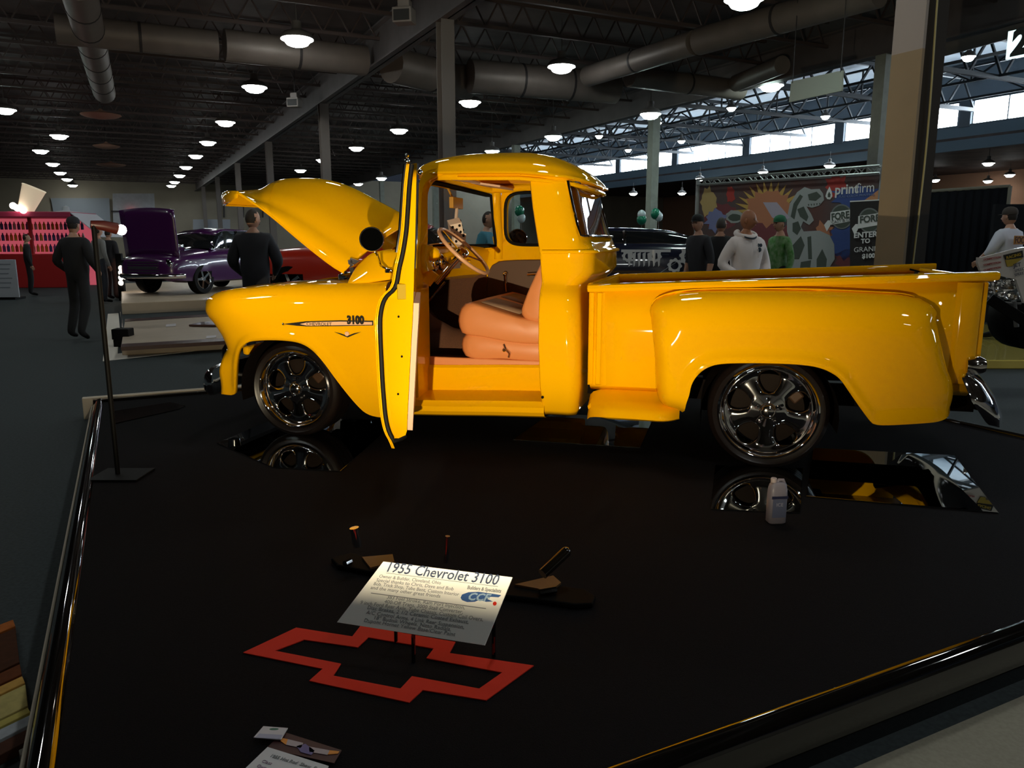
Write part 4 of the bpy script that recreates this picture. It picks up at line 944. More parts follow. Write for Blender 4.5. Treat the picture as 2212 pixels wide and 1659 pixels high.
# ---- round door mirrors
def mirror(cx_, cn, cz_, arm, rz, r=.055):
    M = Matrix.Translation((cx_, cn, cz_)) @ Matrix.Rotation(rz, 4, 'Z') @ Matrix.Rotation(PI/2, 4, 'Y')
    b = MB().lathe([(r, 0), (r+.004, -.006), (r, -.018), (r*.6, -.03), (0, -.034)], 28, M).build('side_mirror', CHR, truck, smooth=True)
    MB().lathe([(0, .002), (r-.002, .002)], 28, M, cap=False).build('mirror_glass', mat('dark_mirror', (.05, .055, .05), .03, 1.), b)
    MB().tube(arm, .0075, 8).lathe([(.028, -.012), (.03, 0), (.018, .012), (0, .014)], 16, Matrix.Translation(arm[-1])).build('mirror_arm', CHR, b, smooth=True)
p0 = sd(803, 517, -.12); p1 = sd(815, 550, -.08); p2 = sd(822, 573, .0); p3 = sd(838, 585, .03)
mirror(p0[0], -.12, p0[1], [(p0[0], -.10, p0[1]-.05), (p1[0], -.08, p1[1]), (p2[0], 0, p2[1]), (p3[0], .05, p3[1])], -1.15, .068)
p0 = sd(1118, 516, 1.75)
mirror(p0[0], 1.75, p0[1], [(p0[0], 1.74, p0[1]-.05), (p0[0]-.03, 1.68, p0[1]-.12), (p0[0]-.08, 1.60, p0[1]-.14)], -1.2, .075)
# ---- emblems on the front fender
EM = mat('emblem_dark', (.02, .02, .018), .3); EMI = mat('emblem_pale', (.85, .5, .28), .4)
ne = -.0885
def en(x, y): a_ = sd(x, y, -.088); return a_
sp_ = [en(*p) for p in ((612, 700), (640, 696.5), (662, 694), (735, 692), (806, 693), (806, 703), (735, 704.5), (662, 705), (640, 703.5))]
em = MB().prism(sp_, ne, ne+.004, lambda u, v, d: (u, d, v)).build('spear_emblem', EM, truck)
sp2 = [en(*p) for p in ((648, 700), (665, 696), (735, 694.5), (804, 695.5), (804, 701.5), (735, 702.5), (665, 703.5))]
MB().prism(sp2, ne-.003, ne, lambda u, v, d: (u, d, v)).build('emblem_inlay', EMI, em)
def tM(x, y, n_): a_ = sd(x, y, n_); return frame((a_[0], n_, a_[1]), (1, 0, .018), (0, 0, 1))
text_obj('CHEVROLET', .028, EM, em, 'emblem_lettering', tM(662, 703, ne-.003), sx=1.1, depth=.001)
text_obj('3100', .066, EM, em, 'emblem_number', tM(750, 699, ne-.002), sx=.84, depth=.003, bold=.0035)
MB().ball((sp_[0][0], ne, sp_[0][1]), .009, 10).build('emblem_tip', CHR, em, smooth=True)
vv = [en(*p) for p in ((722, 717), (735, 720), (746, 724), (750, 722), (755, 724), (765, 720), (780, 717), (765, 723), (751, 729), (736, 723))]
ve = MB().prism(vv, ne, ne+.004, lambda u, v, d: (u, d, v)).build('vee_emblem', EM, truck)
c_ = en(750, 721); MB().lathe([(.014, -.001), (.014, .005), (0, .006)], 12, Matrix.Translation((c_[0], ne, c_[1])) @ Matrix.Rotation(PI/2, 4, 'X')).build('emblem_crest', EMI, ve)
# ---- bed
nb = .15
m = MB(); lt, rt_ = 1.862, 3.935
def rz_(s): return .982+(s-1.86)*.0445       # rail height
bp = []
for s_ in [1.875, 2.1, 2.30, 2.42, 2.46, 2.8, 3.3, 3.34, 3.5, 3.7, 3.90]:
    zb_ = .64 if 2.44 < s_ < 3.32 else (.40 if s_ < 2.5 else .46)
    bp.append([(s_, nb, rz_(s_)-.03), (s_, nb, .72), (s_, nb+.005, zb_), (s_, nb+.05, zb_-.03)])
MB().grid(bp).build('bed_side', YEL, truck, smooth=True, solid=.012, angle=40)
MB().grid([[(p[0], 2*NC-p[1], p[2]) for p in r] for r in bp]).build('bed_side', YEL, truck, smooth=True, solid=.012, angle=40)
def rail(sgn, s1):
    pr_ = [(.02, -.04), (.0, -.03), (-.052, -.03), (-.062, -.012), (-.052, .006), (-.02, .012), (.02, .012), (.03, .0), (.03, -.03)]
    G = []
    for s_ in (1.857, 1.862, 2.4, 3.0, 3.5, s1-.01, s1):
        k = .85 if s_ in (1.857, s1) else 1
        G.append([(s_, (nb+q*k) if sgn > 0 else 2*NC-nb-q*k, rz_(s_)+z_*k) for q, z_ in pr_+[pr_[0]]])
    mm = MB().grid(G); mm.quad(*G[0][:-1]); mm.quad(*G[-1][:-1]); return mm.build('bed_rail', YEL, truck, smooth=True, angle=45)
rail(1, 3.965); rail(-1, 4.03)
# near front stake post with two ribs, rear post
for s0, s1, zb in ((1.862, 1.975, .40),):
    m = MB(); G = []
    pf = [(0, .0), (.012, -.014), (.03, -.016), (.036, -.004), (.046, -.004), (.052, -.02), (.075, -.022), (.085, -.008), (.105, -.002), (.112, 0)]
    for z_, o_ in ((zb, .0), (zb+.01, 1), (.7, 1), (.945, 1)): G.append([(s0+a_, nb+b_*o_, z_) for a_, b_ in pf])
    m.grid(G).build('stake_post', YEL, truck, smooth=True, angle=50)
m = MB(); G = []
for z_ in (.50, .52, .7, .9, 1.03): G.append([(3.78, nb, z_), (3.80, nb-.02, z_), (3.86, nb-.025, z_), (3.90, nb-.015, z_), (3.915, nb+.02, z_), (3.915, nb+.1, z_)])
m.grid(G).build('rear_post', YEL, truck, smooth=True, angle=60)
m = MB(); m.box((1.872, NC, .80), (.02, 1.38, .40)).tube([(1.868, nb, .985), (1.868, 2*NC-nb, .985)], .016, 8); m.build('bed_front_panel', YEL, truck)
MB().box((2.9, NC, .62), (2.05, 1.38, .02)).build('bed_floor', mat('bed_wood', (.25, .12, .05), .35, noise=.4, nscale=12, coat=.6), truck)
MB().box((3.93, NC, .83), (.025, 1.34, .40)).tube([(3.93, .19, 1.045), (3.93, 1.51, 1.045)], .014, 8).build('tailgate', YEL, truck, bevel=.006)
MB().bar((3.97, 1.50, 1.02), (3.86, 1.50, 1.05), .012).build('tailgate_chain', BLK, truck)
# chassis
m = MB()
for n_ in (.42, 1.28): m.box((1.8, n_, .36), (4.4, .07, .12))
m.box((2.88, NC, .33), (.12, 1.4, .12)).box((0, NC, .30), (.12, 1.4, .10)).ball((2.88, NC, .33), .14, 14); m.build('chassis', DARK, truck)
# step between cab and rear fender
st = catmull([(1.872, .30), (1.90, .325), (2.0, .345), (2.15, .345), (2.405, .34)], 20)
G = []
for i in range(20):
    s_, zt = st[i]; k = math.sin(min(1, i/6)*PI/2)
    nf = .10-.12*k+.10*max(0, (i-15)/4)**2
    row = [(s_, .20, zt+.03), (s_, .16, zt+.005), (s_, .10, zt-.02), (s_, nf+.03, zt-.045), (s_, nf+.003, zt-.07), (s_, nf-.002, zt-.10), (s_, nf+.01, .235+.01*i/20), (s_, nf+.05, .225)]
    G.append(row)
m = MB().grid(G); m.quad(*G[0]); m.build('side_step', YEL, truck, smooth=True, angle=60)
MB().grid([[(p[0], 2*NC-p[1], p[2]) for p in r] for r in G]).build('side_step', YEL, truck, smooth=True, angle=60)
# rear fenders
rl = sds(-.06, (1466, 893), (1442, 890), (1427, 882), (1417, 864), (1412, 831), (1409, 768), (1404, 715), (1400, 690))
rt2 = sds(.0, (1400, 690), (1401, 668), (1412, 651), (1432, 641), (1468, 632.5), (1518, 628.5), (1620, 627.5), (1720, 628), (1800, 630), (1905, 635), (1956, 638), (1994, 646), (2019, 659), (2035, 674), (2041, 694))
rr2 = sds(-.06, (2062, 889), (2073, 868), (2075, 850), (2071, 828), (2062, 806), (2052, 768), (2044, 730), (2041, 694))
rb2 = sds(-.08, (1466, 893), (1473, 893), (1478, 887), (1482, 869), (1488, 851), (1493, 829), (1503, 811), (1518, 796), (1539, 786), (1569, 781.5), (1620, 780.5), (1677, 781.5), (1728, 784), (1766, 790), (1794, 801), (1814, 816), (1834, 844), (1854.5, 874), (1875, 902), (1884, 911), (1905, 914), (1956, 912), (2019, 907), (2048, 900), (2062, 889))
fender('rear_fender', rt2, rb2, rl, rr2, -.08, [(rt2, .20, .225), (rl, .10, .225), (rr2, .13, .20)], 90, 30, None)
# tail light and rear bumper
MB().lathe([(.0, -.03), (.04, -.03), (.05, 0), (.05, .03), (.035, .06), (0, .065)], 20, Matrix.Translation((3.89, .13, .60)) @ Matrix.Rotation(PI/2, 4, 'Y')).build('tail_light', CHRD, truck, smooth=True)
rb = bumper('rear_bumper', 3.985, .435, 1, (-.02, 1.72), .135, .12, .08, .0, False)
MB().bar((3.7, .45, .42), (4.05, .45, .33), .06).bar((3.7, 1.25, .42), (4.05, 1.25, .33), .06).build('bumper_bracket', DARK, truck)
# chrome corner of the bumper sweeping down
# ---- wheels
def wheel(s0, z0, R, rr, n0, sgn):
    wv = empty('wheel', (s0, n0, z0)); wv.parent = truck
    if sgn < 0: wv.rotation_euler = (0, 0, PI)
    # local: y = 0 outer face, +y inward
    Y = Matrix.Rotation(-PI/2, 4, 'X')    # z -> y
    tw = .25
    tp_ = [(rr-.004, .012), (rr+.006, .004), (rr+.02, .0), ((R+rr)/2, -.008), (R-.018, .004), (R-.004, .018), (R, .035)]
    for k in range(1, 8): tp_.append((R, .035+(tw-.07)*k/8))
    tp_ += [(R, tw-.035), (R-.018, tw-.004), (rr+.02, tw), (rr, tw-.01)]
    MB().lathe(tp_, 96, Y, cap=False).build('tyre', TYR, wv, smooth=True, angle=50)
    gr = MB()
    for k in (.07, .125, .18):
        gr.lathe([(R+.0006, k-.004), (R+.001, k+.004)], 72, Y, cap=False)
    gr.build('tread_groove', DARK, wv, smooth=True)
    rim = MB().lathe([(rr, .014), (rr+.003, .002), (rr-.006, -.003), (rr-.014, .002), (rr-.02, .02), (rr-.03, .03), (rr-.035, .06), (rr-.04, .2), (rr-.01, .22)], 80, Y, cap=False).build('rim', CHR, wv, smooth=True, angle=60)
    G = []; sec = 2*PI/5; NR, NT = 26, 12; m = MB()
    for q in range(5):
        Gs = []
        for i in range(NR):
            r = .03*R/.32+(rr-.03-.03*R/.32)*i/(NR-1); x = (r/rr-.60)/.235
            wd_ = sec/2*(1-.52*math.sqrt(max(0, 1-x*x))**.8)
            row = []
            for j in range(NT+1):
                t = (j/NT*2-1); a_ = PI/2+q*sec+sec/2+t*wd_
                yy = .020+.030*(r/rr)**1.2-.02*max(0, (r/rr-.75)/.25)+.012*abs(t)**3*(1 if abs(x) < 1 else .2)
                row.append((r*math.cos(a_), yy, r*math.sin(a_)))
            Gs.append(row)
        m.grid(Gs)
    m.build('spoked_face', CHR, wv, smooth=True, solid=.022, soff=1, angle=60)
    MB().lathe([(.0, -.004), (.02, -.003), (.034, .004), (.042, .016), (.048, .03)], 28, Y, cap=False).build('centre_cap', CHRD, wv, smooth=True)
    m = MB()
    for q in range(5):
        a_ = PI/2+q*sec; m.lathe([(.008, -.004), (.009, .02)], 8, Matrix.Translation((.068*math.cos(a_), .0, .068*math.sin(a_))) @ Y)
    m.lathe([(0, 0.022), (.011, .022)], 8, Y, cap=False)
    m.build('lug_nut', CHR, wv, smooth=True)
    MB().lathe([(.06, .09), (rr*.74, .09), (rr*.74, .11), (.06, .12)], 40, Y).build('brake_disc', mat('brake_iron', (.012, .008, .006), .6, spec=.05), wv, smooth=True)
    MB().box((rr*.5, .10, rr*.35), (.10, .06, .07), R=Matrix.Rotation(.8, 3, 'Y')).build('brake_caliper', mat('caliper_bronze', (.06, .03, .015), .4, .3), wv, bevel=.01)
    return wv
wheel(0, .31, .31, .248, .0, 1); wheel(2.88, .322, .322, .266, .0, 1)
wheel(0, .31, .31, .248, 2*NC, -1); wheel(2.88, .322, .322, .266, 2*NC, -1)
m = MB().ball((jamb(1.6)-.045, .205, 1.63), .011, 8).ball((1.61, .05, .33), .009, 8); m.build('rubber_stop', BLK, truck, smooth=True)
# ================================================================== PEOPLE
SKIN1 = mat('skin_light', (.50, .27, .18), .55); SKIN2 = mat('skin_brown', (.42, .18, .09), .5)
def person(name, label, px, Y, H=1.74, face=0., skin=SKIN1, top=None, sleeve='long', legs=None, shoe=BLK, hair=None, cap=None, pose=None, head_turn=0., z0=0., group=None, bulk=1., zt=None, lean=0.):
    """local frame: faces -Y at face=0; px is the picture column of the spine at distance Y"""
    X = (px-CX)/(F*CP)*Y*1.0
    r = ray(px, 520); X = r.x/r.y*Y
    o = empty(name, (X, Y, z0), face, label=label, cat='person', group=group)
    k = H/1.74; P = dict(hipL=(.09, 0, .92), hipR=(-.09, 0, .92), kneeL=(.10, -.02, .50), kneeR=(-.10, -.02, .50), ankL=(.10, .03, .09), ankR=(-.10, .03, .09), toeL=(.11, -.15, .04), toeR=(-.11, -.15, .04),
        pel=(0, 0, .96), wst=(0, 0, 1.10), chest=(0, .0, 1.30), neck=(0, .01, 1.47), hd=(0, -.005, 1.56), shL=(.17, 0, 1.40), shR=(-.17, 0, 1.40), elL=(.24, .03, 1.12), elR=(-.24, .03, 1.12), wrL=(.25, -.05, .88), wrR=(-.25, -.05, .88))
    if pose: P.update(pose)
    R_ = dict(hipL=.085, hipR=.085, kneeL=.058, kneeR=.058, ankL=.042, ankR=.042, toeL=.03, toeR=.03, pel=.13, wst=.125, chest=.145, neck=.058, hd=.06, shL=.068, shR=.068, elL=.046, elR=.046, wrL=.03, wrR=.03)
    for q in ('pel', 'wst', 'chest', 'shL', 'shR', 'elL', 'elR'): R_[q] *= bulk
    if sleeve == 'long':
        for q in ('elL', 'elR'): R_[q] *= 1.25
        for q in ('wrL', 'wrR'): R_[q] *= 1.25
    for q in ('kneeL', 'kneeR', 'ankL', 'ankR'): R_[q] *= 1.3
    E_ = [('pel', 'hipL', 'leg'), ('pel', 'hipR', 'leg'), ('hipL', 'kneeL', 'leg'), ('hipR', 'kneeR', 'leg'), ('kneeL', 'ankL', 'leg'), ('kneeR', 'ankR', 'leg'), ('ankL', 'toeL', 'shoe'), ('ankR', 'toeR', 'shoe'), ('pel', 'wst', 'top'), ('wst', 'chest', 'top'), ('chest', 'neck', 'top'), ('neck', 'hd', 'skin'),
          ('chest', 'shL', 'top'), ('chest', 'shR', 'top'), ('shL', 'elL', 'top'), ('shR', 'elR', 'top'), ('elL', 'wrL', 'top' if sleeve == 'long' else 'skin'), ('elR', 'wrR', 'top' if sleeve == 'long' else 'skin')]
    for sd_ in 'LR':
        w_ = Vector(P['wr'+sd_]); el = Vector(P['el'+sd_]); d = (w_-el).normalized(); x = Vector((1, 0, 0)); sgn = 1 if sd_ == 'L' else -1
        fw = d.cross(x).normalized(); 
        pm = w_+d*.05; P['pm'+sd_] = tuple(pm); R_['pm'+sd_] = .028; E_.append(('wr'+sd_, 'pm'+sd_, 'skin'))
        for f_, off, L_n in (('a', -.027, .075), ('b', -.009, .085), ('c', .009, .08), ('d', .027, .062)):
            q1 = pm+fw*off+d*.02; q2 = q1+d*L_n*.55; q3 = q2+(d*.8-x*sgn*.5).normalized()*L_n*.5
            for nm_, q in (('1', q1), ('2', q2), ('3', q3)): P['f'+f_+nm_+sd_] = tuple(q); R_['f'+f_+nm_+sd_] = .009
            E_ += [('pm'+sd_, 'f'+f_+'1'+sd_, 'skin'), ('f'+f_+'1'+sd_, 'f'+f_+'2'+sd_, 'skin'), ('f'+f_+'2'+sd_, 'f'+f_+'3'+sd_, 'skin')]
        t1 = w_+d*.03-fw*.03; t2 = t1+(d*.7-fw*.6).normalized()*.045; P['t1'+sd_] = tuple(t1); P['t2'+sd_] = tuple(t2); R_['t1'+sd_] = .012; R_['t2'+sd_] = .009
        E_ += [('wr'+sd_, 't1'+sd_, 'skin'), ('t1'+sd_, 't2'+sd_, 'skin')]
    if lean:
        Rl = Matrix.Rotation(lean, 3, 'X'); pv = Vector((0, 0, .92))
        for q in P:
            if q[:3] not in ('hip', 'kne', 'ank', 'toe'): P[q] = tuple(pv+Rl @ (Vector(P[q])-pv))
    idx = {q: i for i, q in enumerate(P)}
    me = bpy.data.meshes.new('b'); me.from_pydata([tuple(Vector(P[q])*k) for q in P], [(idx[a], idx[b]) for a, b, c in E_], [])
    t = bpy.data.objects.new('b', me); COL.objects.link(t); t.modifiers.new('s', 'SKIN'); t.modifiers['s'].use_smooth_shade = True
    for q, i in idx.items():
        v = me.skin_vertices[0].data[i]; rr = R_[q]*k
        v.radius = (rr*(1.0 if q not in ('pel', 'wst', 'chest') else 1.12), rr*(1. if q not in ('pel', 'wst', 'chest') else .82)); v.use_root = (q == 'pel')
    sb = t.modifiers.new('u', 'SUBSURF'); sb.levels = 1; sb.render_levels = 1
    dg = bpy.context.evaluated_depsgraph_get(); bm = bmesh.new(); em_ = t.evaluated_get(dg).to_mesh(); bm.from_mesh(em_); t.evaluated_get(dg).to_mesh_clear(); bpy.data.objects.remove(t)
    mats = [skin, top, legs or top, shoe, hair or skin, mat('eye_dark', (.01, .008, .008), .3), mat('lip', (.30, .10, .08), .5)]; mi = {'skin': 0, 'top': 1, 'leg': 2, 'shoe': 3}
    seg = [(Vector(P[a])*k, Vector(P[b])*k, mi[c], min(R_[a], R_[b])) for a, b, c in E_]
    for f in bm.faces:
        c = f.calc_center_median(); best = 9; bi = 0
        for a, b, m_, rr in seg:
            ab = b-a; tt = max(0, min(1, (c-a).dot(ab)/max(ab.length_squared, 1e-9))); d = (c-(a+ab*tt)).length-rr*k
            if d < best: best = d; bi = m_
        f.material_index = bi; f.smooth = True
    # head joined to the neck
    hc = Vector(P['hd'])*k+Vector((0, -.012, .075))*k; RH = Matrix.Rotation(head_turn, 3, 'Z')
    n1, n2 = 20, 16; grid = []
    for j in range(n2+1):
        ph = PI*j/n2; row = []
        for i in range(n1):
            a = 2*PI*i/n1; x, y, z = math.sin(ph)*math.sin(a), -math.sin(ph)*math.cos(a), math.cos(ph)
            sx, sy, sz = .074, .093, .118
            if z < 0: sx *= 1+.28*z*abs(z)**.3; sy *= 1+.10*z
            p = Vector((x*sx, y*sy, z*sz))
            fr = max(0, -y)
            if fr > .85 and -.45 < z < .12: p.y -= .030*math.exp(-((z+.22)/.18)**2)*math.exp(-(x/.17)**2)   # nose
            if fr > .6: p.y += .007*math.exp(-((z-.02)/.10)**2)*math.exp(-((abs(x)-.38)/.16)**2)      # eye sockets
            if fr > .6: p.y -= .006*math.exp(-((z+.88)/.2)**2)
            v = bm.verts.new(hc+RH @ (p*k)); row.append(v)
        grid.append(row)
    for j in range(n2):
        for i in range(n1):
            q = (grid[j][i], grid[j+1][i], grid[j+1][(i+1) % n1], grid[j][(i+1) % n1])
            try: f = bm.faces.new(q)
            except Exception: continue
            ph = PI*(j+.5)/n2; z = math.cos(ph); a = 2*PI*(i+.5)/n1; y = -math.sin(ph)*math.cos(a)
            f.smooth = True; f.material_index = 0
            if hair and (z > .55+.25*(-y) or (y > .15 and z > -.45)): f.material_index = 4
    def blob(c, r, sc, m_):
        res = bmesh.ops.create_uvsphere(bm, u_segments=8, v_segments=6, radius=r*k)
        for v in res['verts']: v.co = hc+RH @ (Vector(c)*k+Vector((v.co.x*sc[0], v.co.y*sc[1], v.co.z*sc[2])))
        for f in {f for v in res['verts'] for f in v.link_faces}: f.material_index = m_; f.smooth = True
    for s_ in (-1, 1):
        blob((s_*.030, -.083, .004), .010, (1.3, .5, .6), 5); blob((s_*.074, .005, -.01), .026, (.35, .6, 1.1), 0); blob((s_*.030, -.084, .022), .014, (1.3, .3, .25), 4 if hair else 0)
    blob((0, -.086, -.058), .018, (1.2, .4, .35), 6)
    bmesh.ops.recalc_face_normals(bm, faces=bm.faces); m2 = bpy.data.meshes.new('body'); bm.to_mesh(m2); bm.free()
    for q in mats: m2.materials.append(q)
    b = bpy.data.objects.new('body', m2); link(b, o)
    if cap:
        M = Matrix.Translation(hc) @ RH.to_4x4() @ Matrix.Diagonal((k, k, k, 1))
        m = MB()
        m.lathe([(.084, .028), (.088, .045), (.084, .08), (.065, .112), (.03, .13), (0, .134)], 20, M @ Matrix.Diagonal((.95, 1.12, 1, 1)))
        m.grid([[M @ Vector((math.sin(a)*.075, -math.cos(a)*.09-e*math.cos(a), .036-.1*e)) for e in (0, .03, .055, .07)] for a in np.linspace(-1, 1, 9)])
        m.build('cap', cap, o, smooth=True)
    return o, hc, k
DK = mat('cloth_black', (.012, .012, .014), .85); DKN = mat('cloth_charcoal', (.022, .022, .027), .85); JEAN = mat('denim_dark', (.03, .035, .05), .85)
HB = mat('hair_dark', (.02, .014, .01), .7); HG = mat('hair_grey', (.06, .05, .045), .7)
person('person', 'man in loose black clothes walking away down the aisle at left', 160, 10.9, 1.70, PI-.15, SKIN1, DK, 'long', DK, hair=HB, bulk=1.25, cap=DKN,
       pose=dict(kneeL=(.16, -.10, .51), ankL=(.19, .02, .10), toeL=(.20, -.13, .05), kneeR=(-.12, .05, .50), ankR=(-.12, .20, .14), toeR=(-.13, .06, .04), elL=(.29, .05, 1.14), elR=(-.29, .05, 1.14), wrL=(.24, -.12, 1.0), wrR=(-.24, -.12, 1.0)))
person('person', 'short person in black facing the snack booth at far left', 56, 19.8, 1.55, 2.2, SKIN1, DK, 'long', DK, hair=HB, bulk=1.2)
person('person', 'person with pale sleeves beyond the walking man', 212, 17.5, 1.70, 2.6, SKIN1, mat('cloth_stone', (.25, .25, .24), .85), 'long', JEAN, hair=HB)
person('person', 'person in dark jacket and brown trousers by the glint tower', 234, 18.5, 1.66, 2.9, SKIN1, DKN, 'long', mat('cloth_brown', (.07, .03, .025), .85), hair=HB, bulk=1.1)
person('person', 'man in black coat seen from behind under the raised hood', 548, 9.4, 1.75, PI+.15, SKIN1, DKN, 'long', DK, hair=HB, bulk=1.35, head_turn=-.7, pose=dict(elL=(.27, .0, 1.14), elR=(-.27, .0, 1.14), wrL=(.2, -.2, 1.0), wrR=(-.2, -.2, 1.0)))
person('person', 'person in teal shirt seen through the truck windshield', 1042, 11.3, 1.80, 1.3, SKIN1, mat('cloth_teal', (.03, .20, .28), .8), 'short', JEAN, hair=HB, bulk=1.2, lean=.12)
h_, hc_, k_ = person('person', 'bald man in a white hooded sweatshirt behind the truck bed looking right', 1612, 9.1, 1.73, .35, SKIN2, mat('cloth_white', (.85, .78, .76), .9, bump=.1, nscale=20), 'long', JEAN, bulk=1.28, head_turn=.65,
       pose=dict(elL=(.31, .04, 1.12), elR=(-.31, .05, 1.12), wrL=(.20, -.18, .98), wrR=(-.18, -.20, .98), shL=(.18, 0, 1.37), shR=(-.18, 0, 1.37)))
MB().tube([hc_+Vector((.115*math.sin(t), .035-.085*math.cos(t), -.165-.035*math.cos(t)))*k_ for t in np.linspace(-2.6, 2.6, 20)], .033, 10).build('hood', MATS['cloth_white'], h_, smooth=True)
MB().tube([hc_+Vector((.095*math.sin(t), -.015-.075*math.cos(t), -.170-.04*math.cos(t)))*k_ for t in np.linspace(-1.4, 1.4, 12)], .010, 8).build('collar_lining', mat('cloth_navy', (.03, .05, .07), .8), h_, smooth=True)
for s_ in (-.03, .03): MB().tube([(s_, -.155, 1.40), (s_*1.1, -.185, 1.28), (s_*1.2, -.19, 1.20)], .004, 6).build('drawstring', MATS['cloth_white'], h_)
m = MB()
for (x, z, r_) in ((.06, 1.34, .022), (.10, 1.34, .022), (.08, 1.29, .03)): m.ball((x, -.165+x*.25, z), r_, 8, (1, .25, 1))
m.build('chest_print', MATS['cloth_navy'], h_)
person('person', 'man in black cap and black T-shirt, arm hanging, left of the hooded man', 1512, 11.2, 1.74, -1.1, SKIN1, DKN, 'short', DK, hair=HB, cap=DK, bulk=1.2, lean=.06, head_turn=.3)
person('person', 'person in a black jacket half hidden behind the capped man', 1556, 11.6, 1.72, 2.6, SKIN1, DK, 'long', DK, hair=HG, bulk=1.3)
gp, hg, kg = person('person', 'man in green patterned jacket and green cap facing left behind the truck bed', 1684, 11.6, 1.74, -1.2, SKIN1, mat('cloth_green', (.05, .20, .03), .8, noise=.5, nscale=14, col2=(.20, .32, .16)), 'long', DK, hair=HB, cap=mat('cap_green', (.01, .14, .06), .7), bulk=.95)
rp, hr_, kr = person('person', 'man in a white lettered jersey standing behind the race car wing at right', 2178, 10.2, 1.70, PI+.45, SKIN1, mat('cloth_pale', (.60, .62, .72), .85), 'short', DK, hair=HB, cap=mat('cap_olive', (.05, .04, .035), .8), bulk=1.35, z0=.10, pose=dict(elL=(.27, -.06, 1.16), elR=(-.27, -.06, 1.16), wrL=(.2, -.25, 1.05), wrR=(-.2, -.25, 1.05)))
Mr = frame((.17, .175, 1.265), (-1, .0, 0), (0, 0, 1))
MB().box((.0, .178, 1.30), (.34, .012, .11)).build('back_panel', mat('print_amber', (.45, .20, .04), .7), rp, bevel=.004)
text_obj('FOCUS', .115, mat('print_brown', (.10, .03, .01), .7), rp, 'lettering', frame((.165, .186, 1.262), (-1, 0, 0), (0, 0, 1)), .001, bold=.003, sx=.86)
MB().box((.0, .165, 1.17), (.36, .012, .022)).build('stripe', mat('print_purple', (.16, .02, .06), .7), rp)
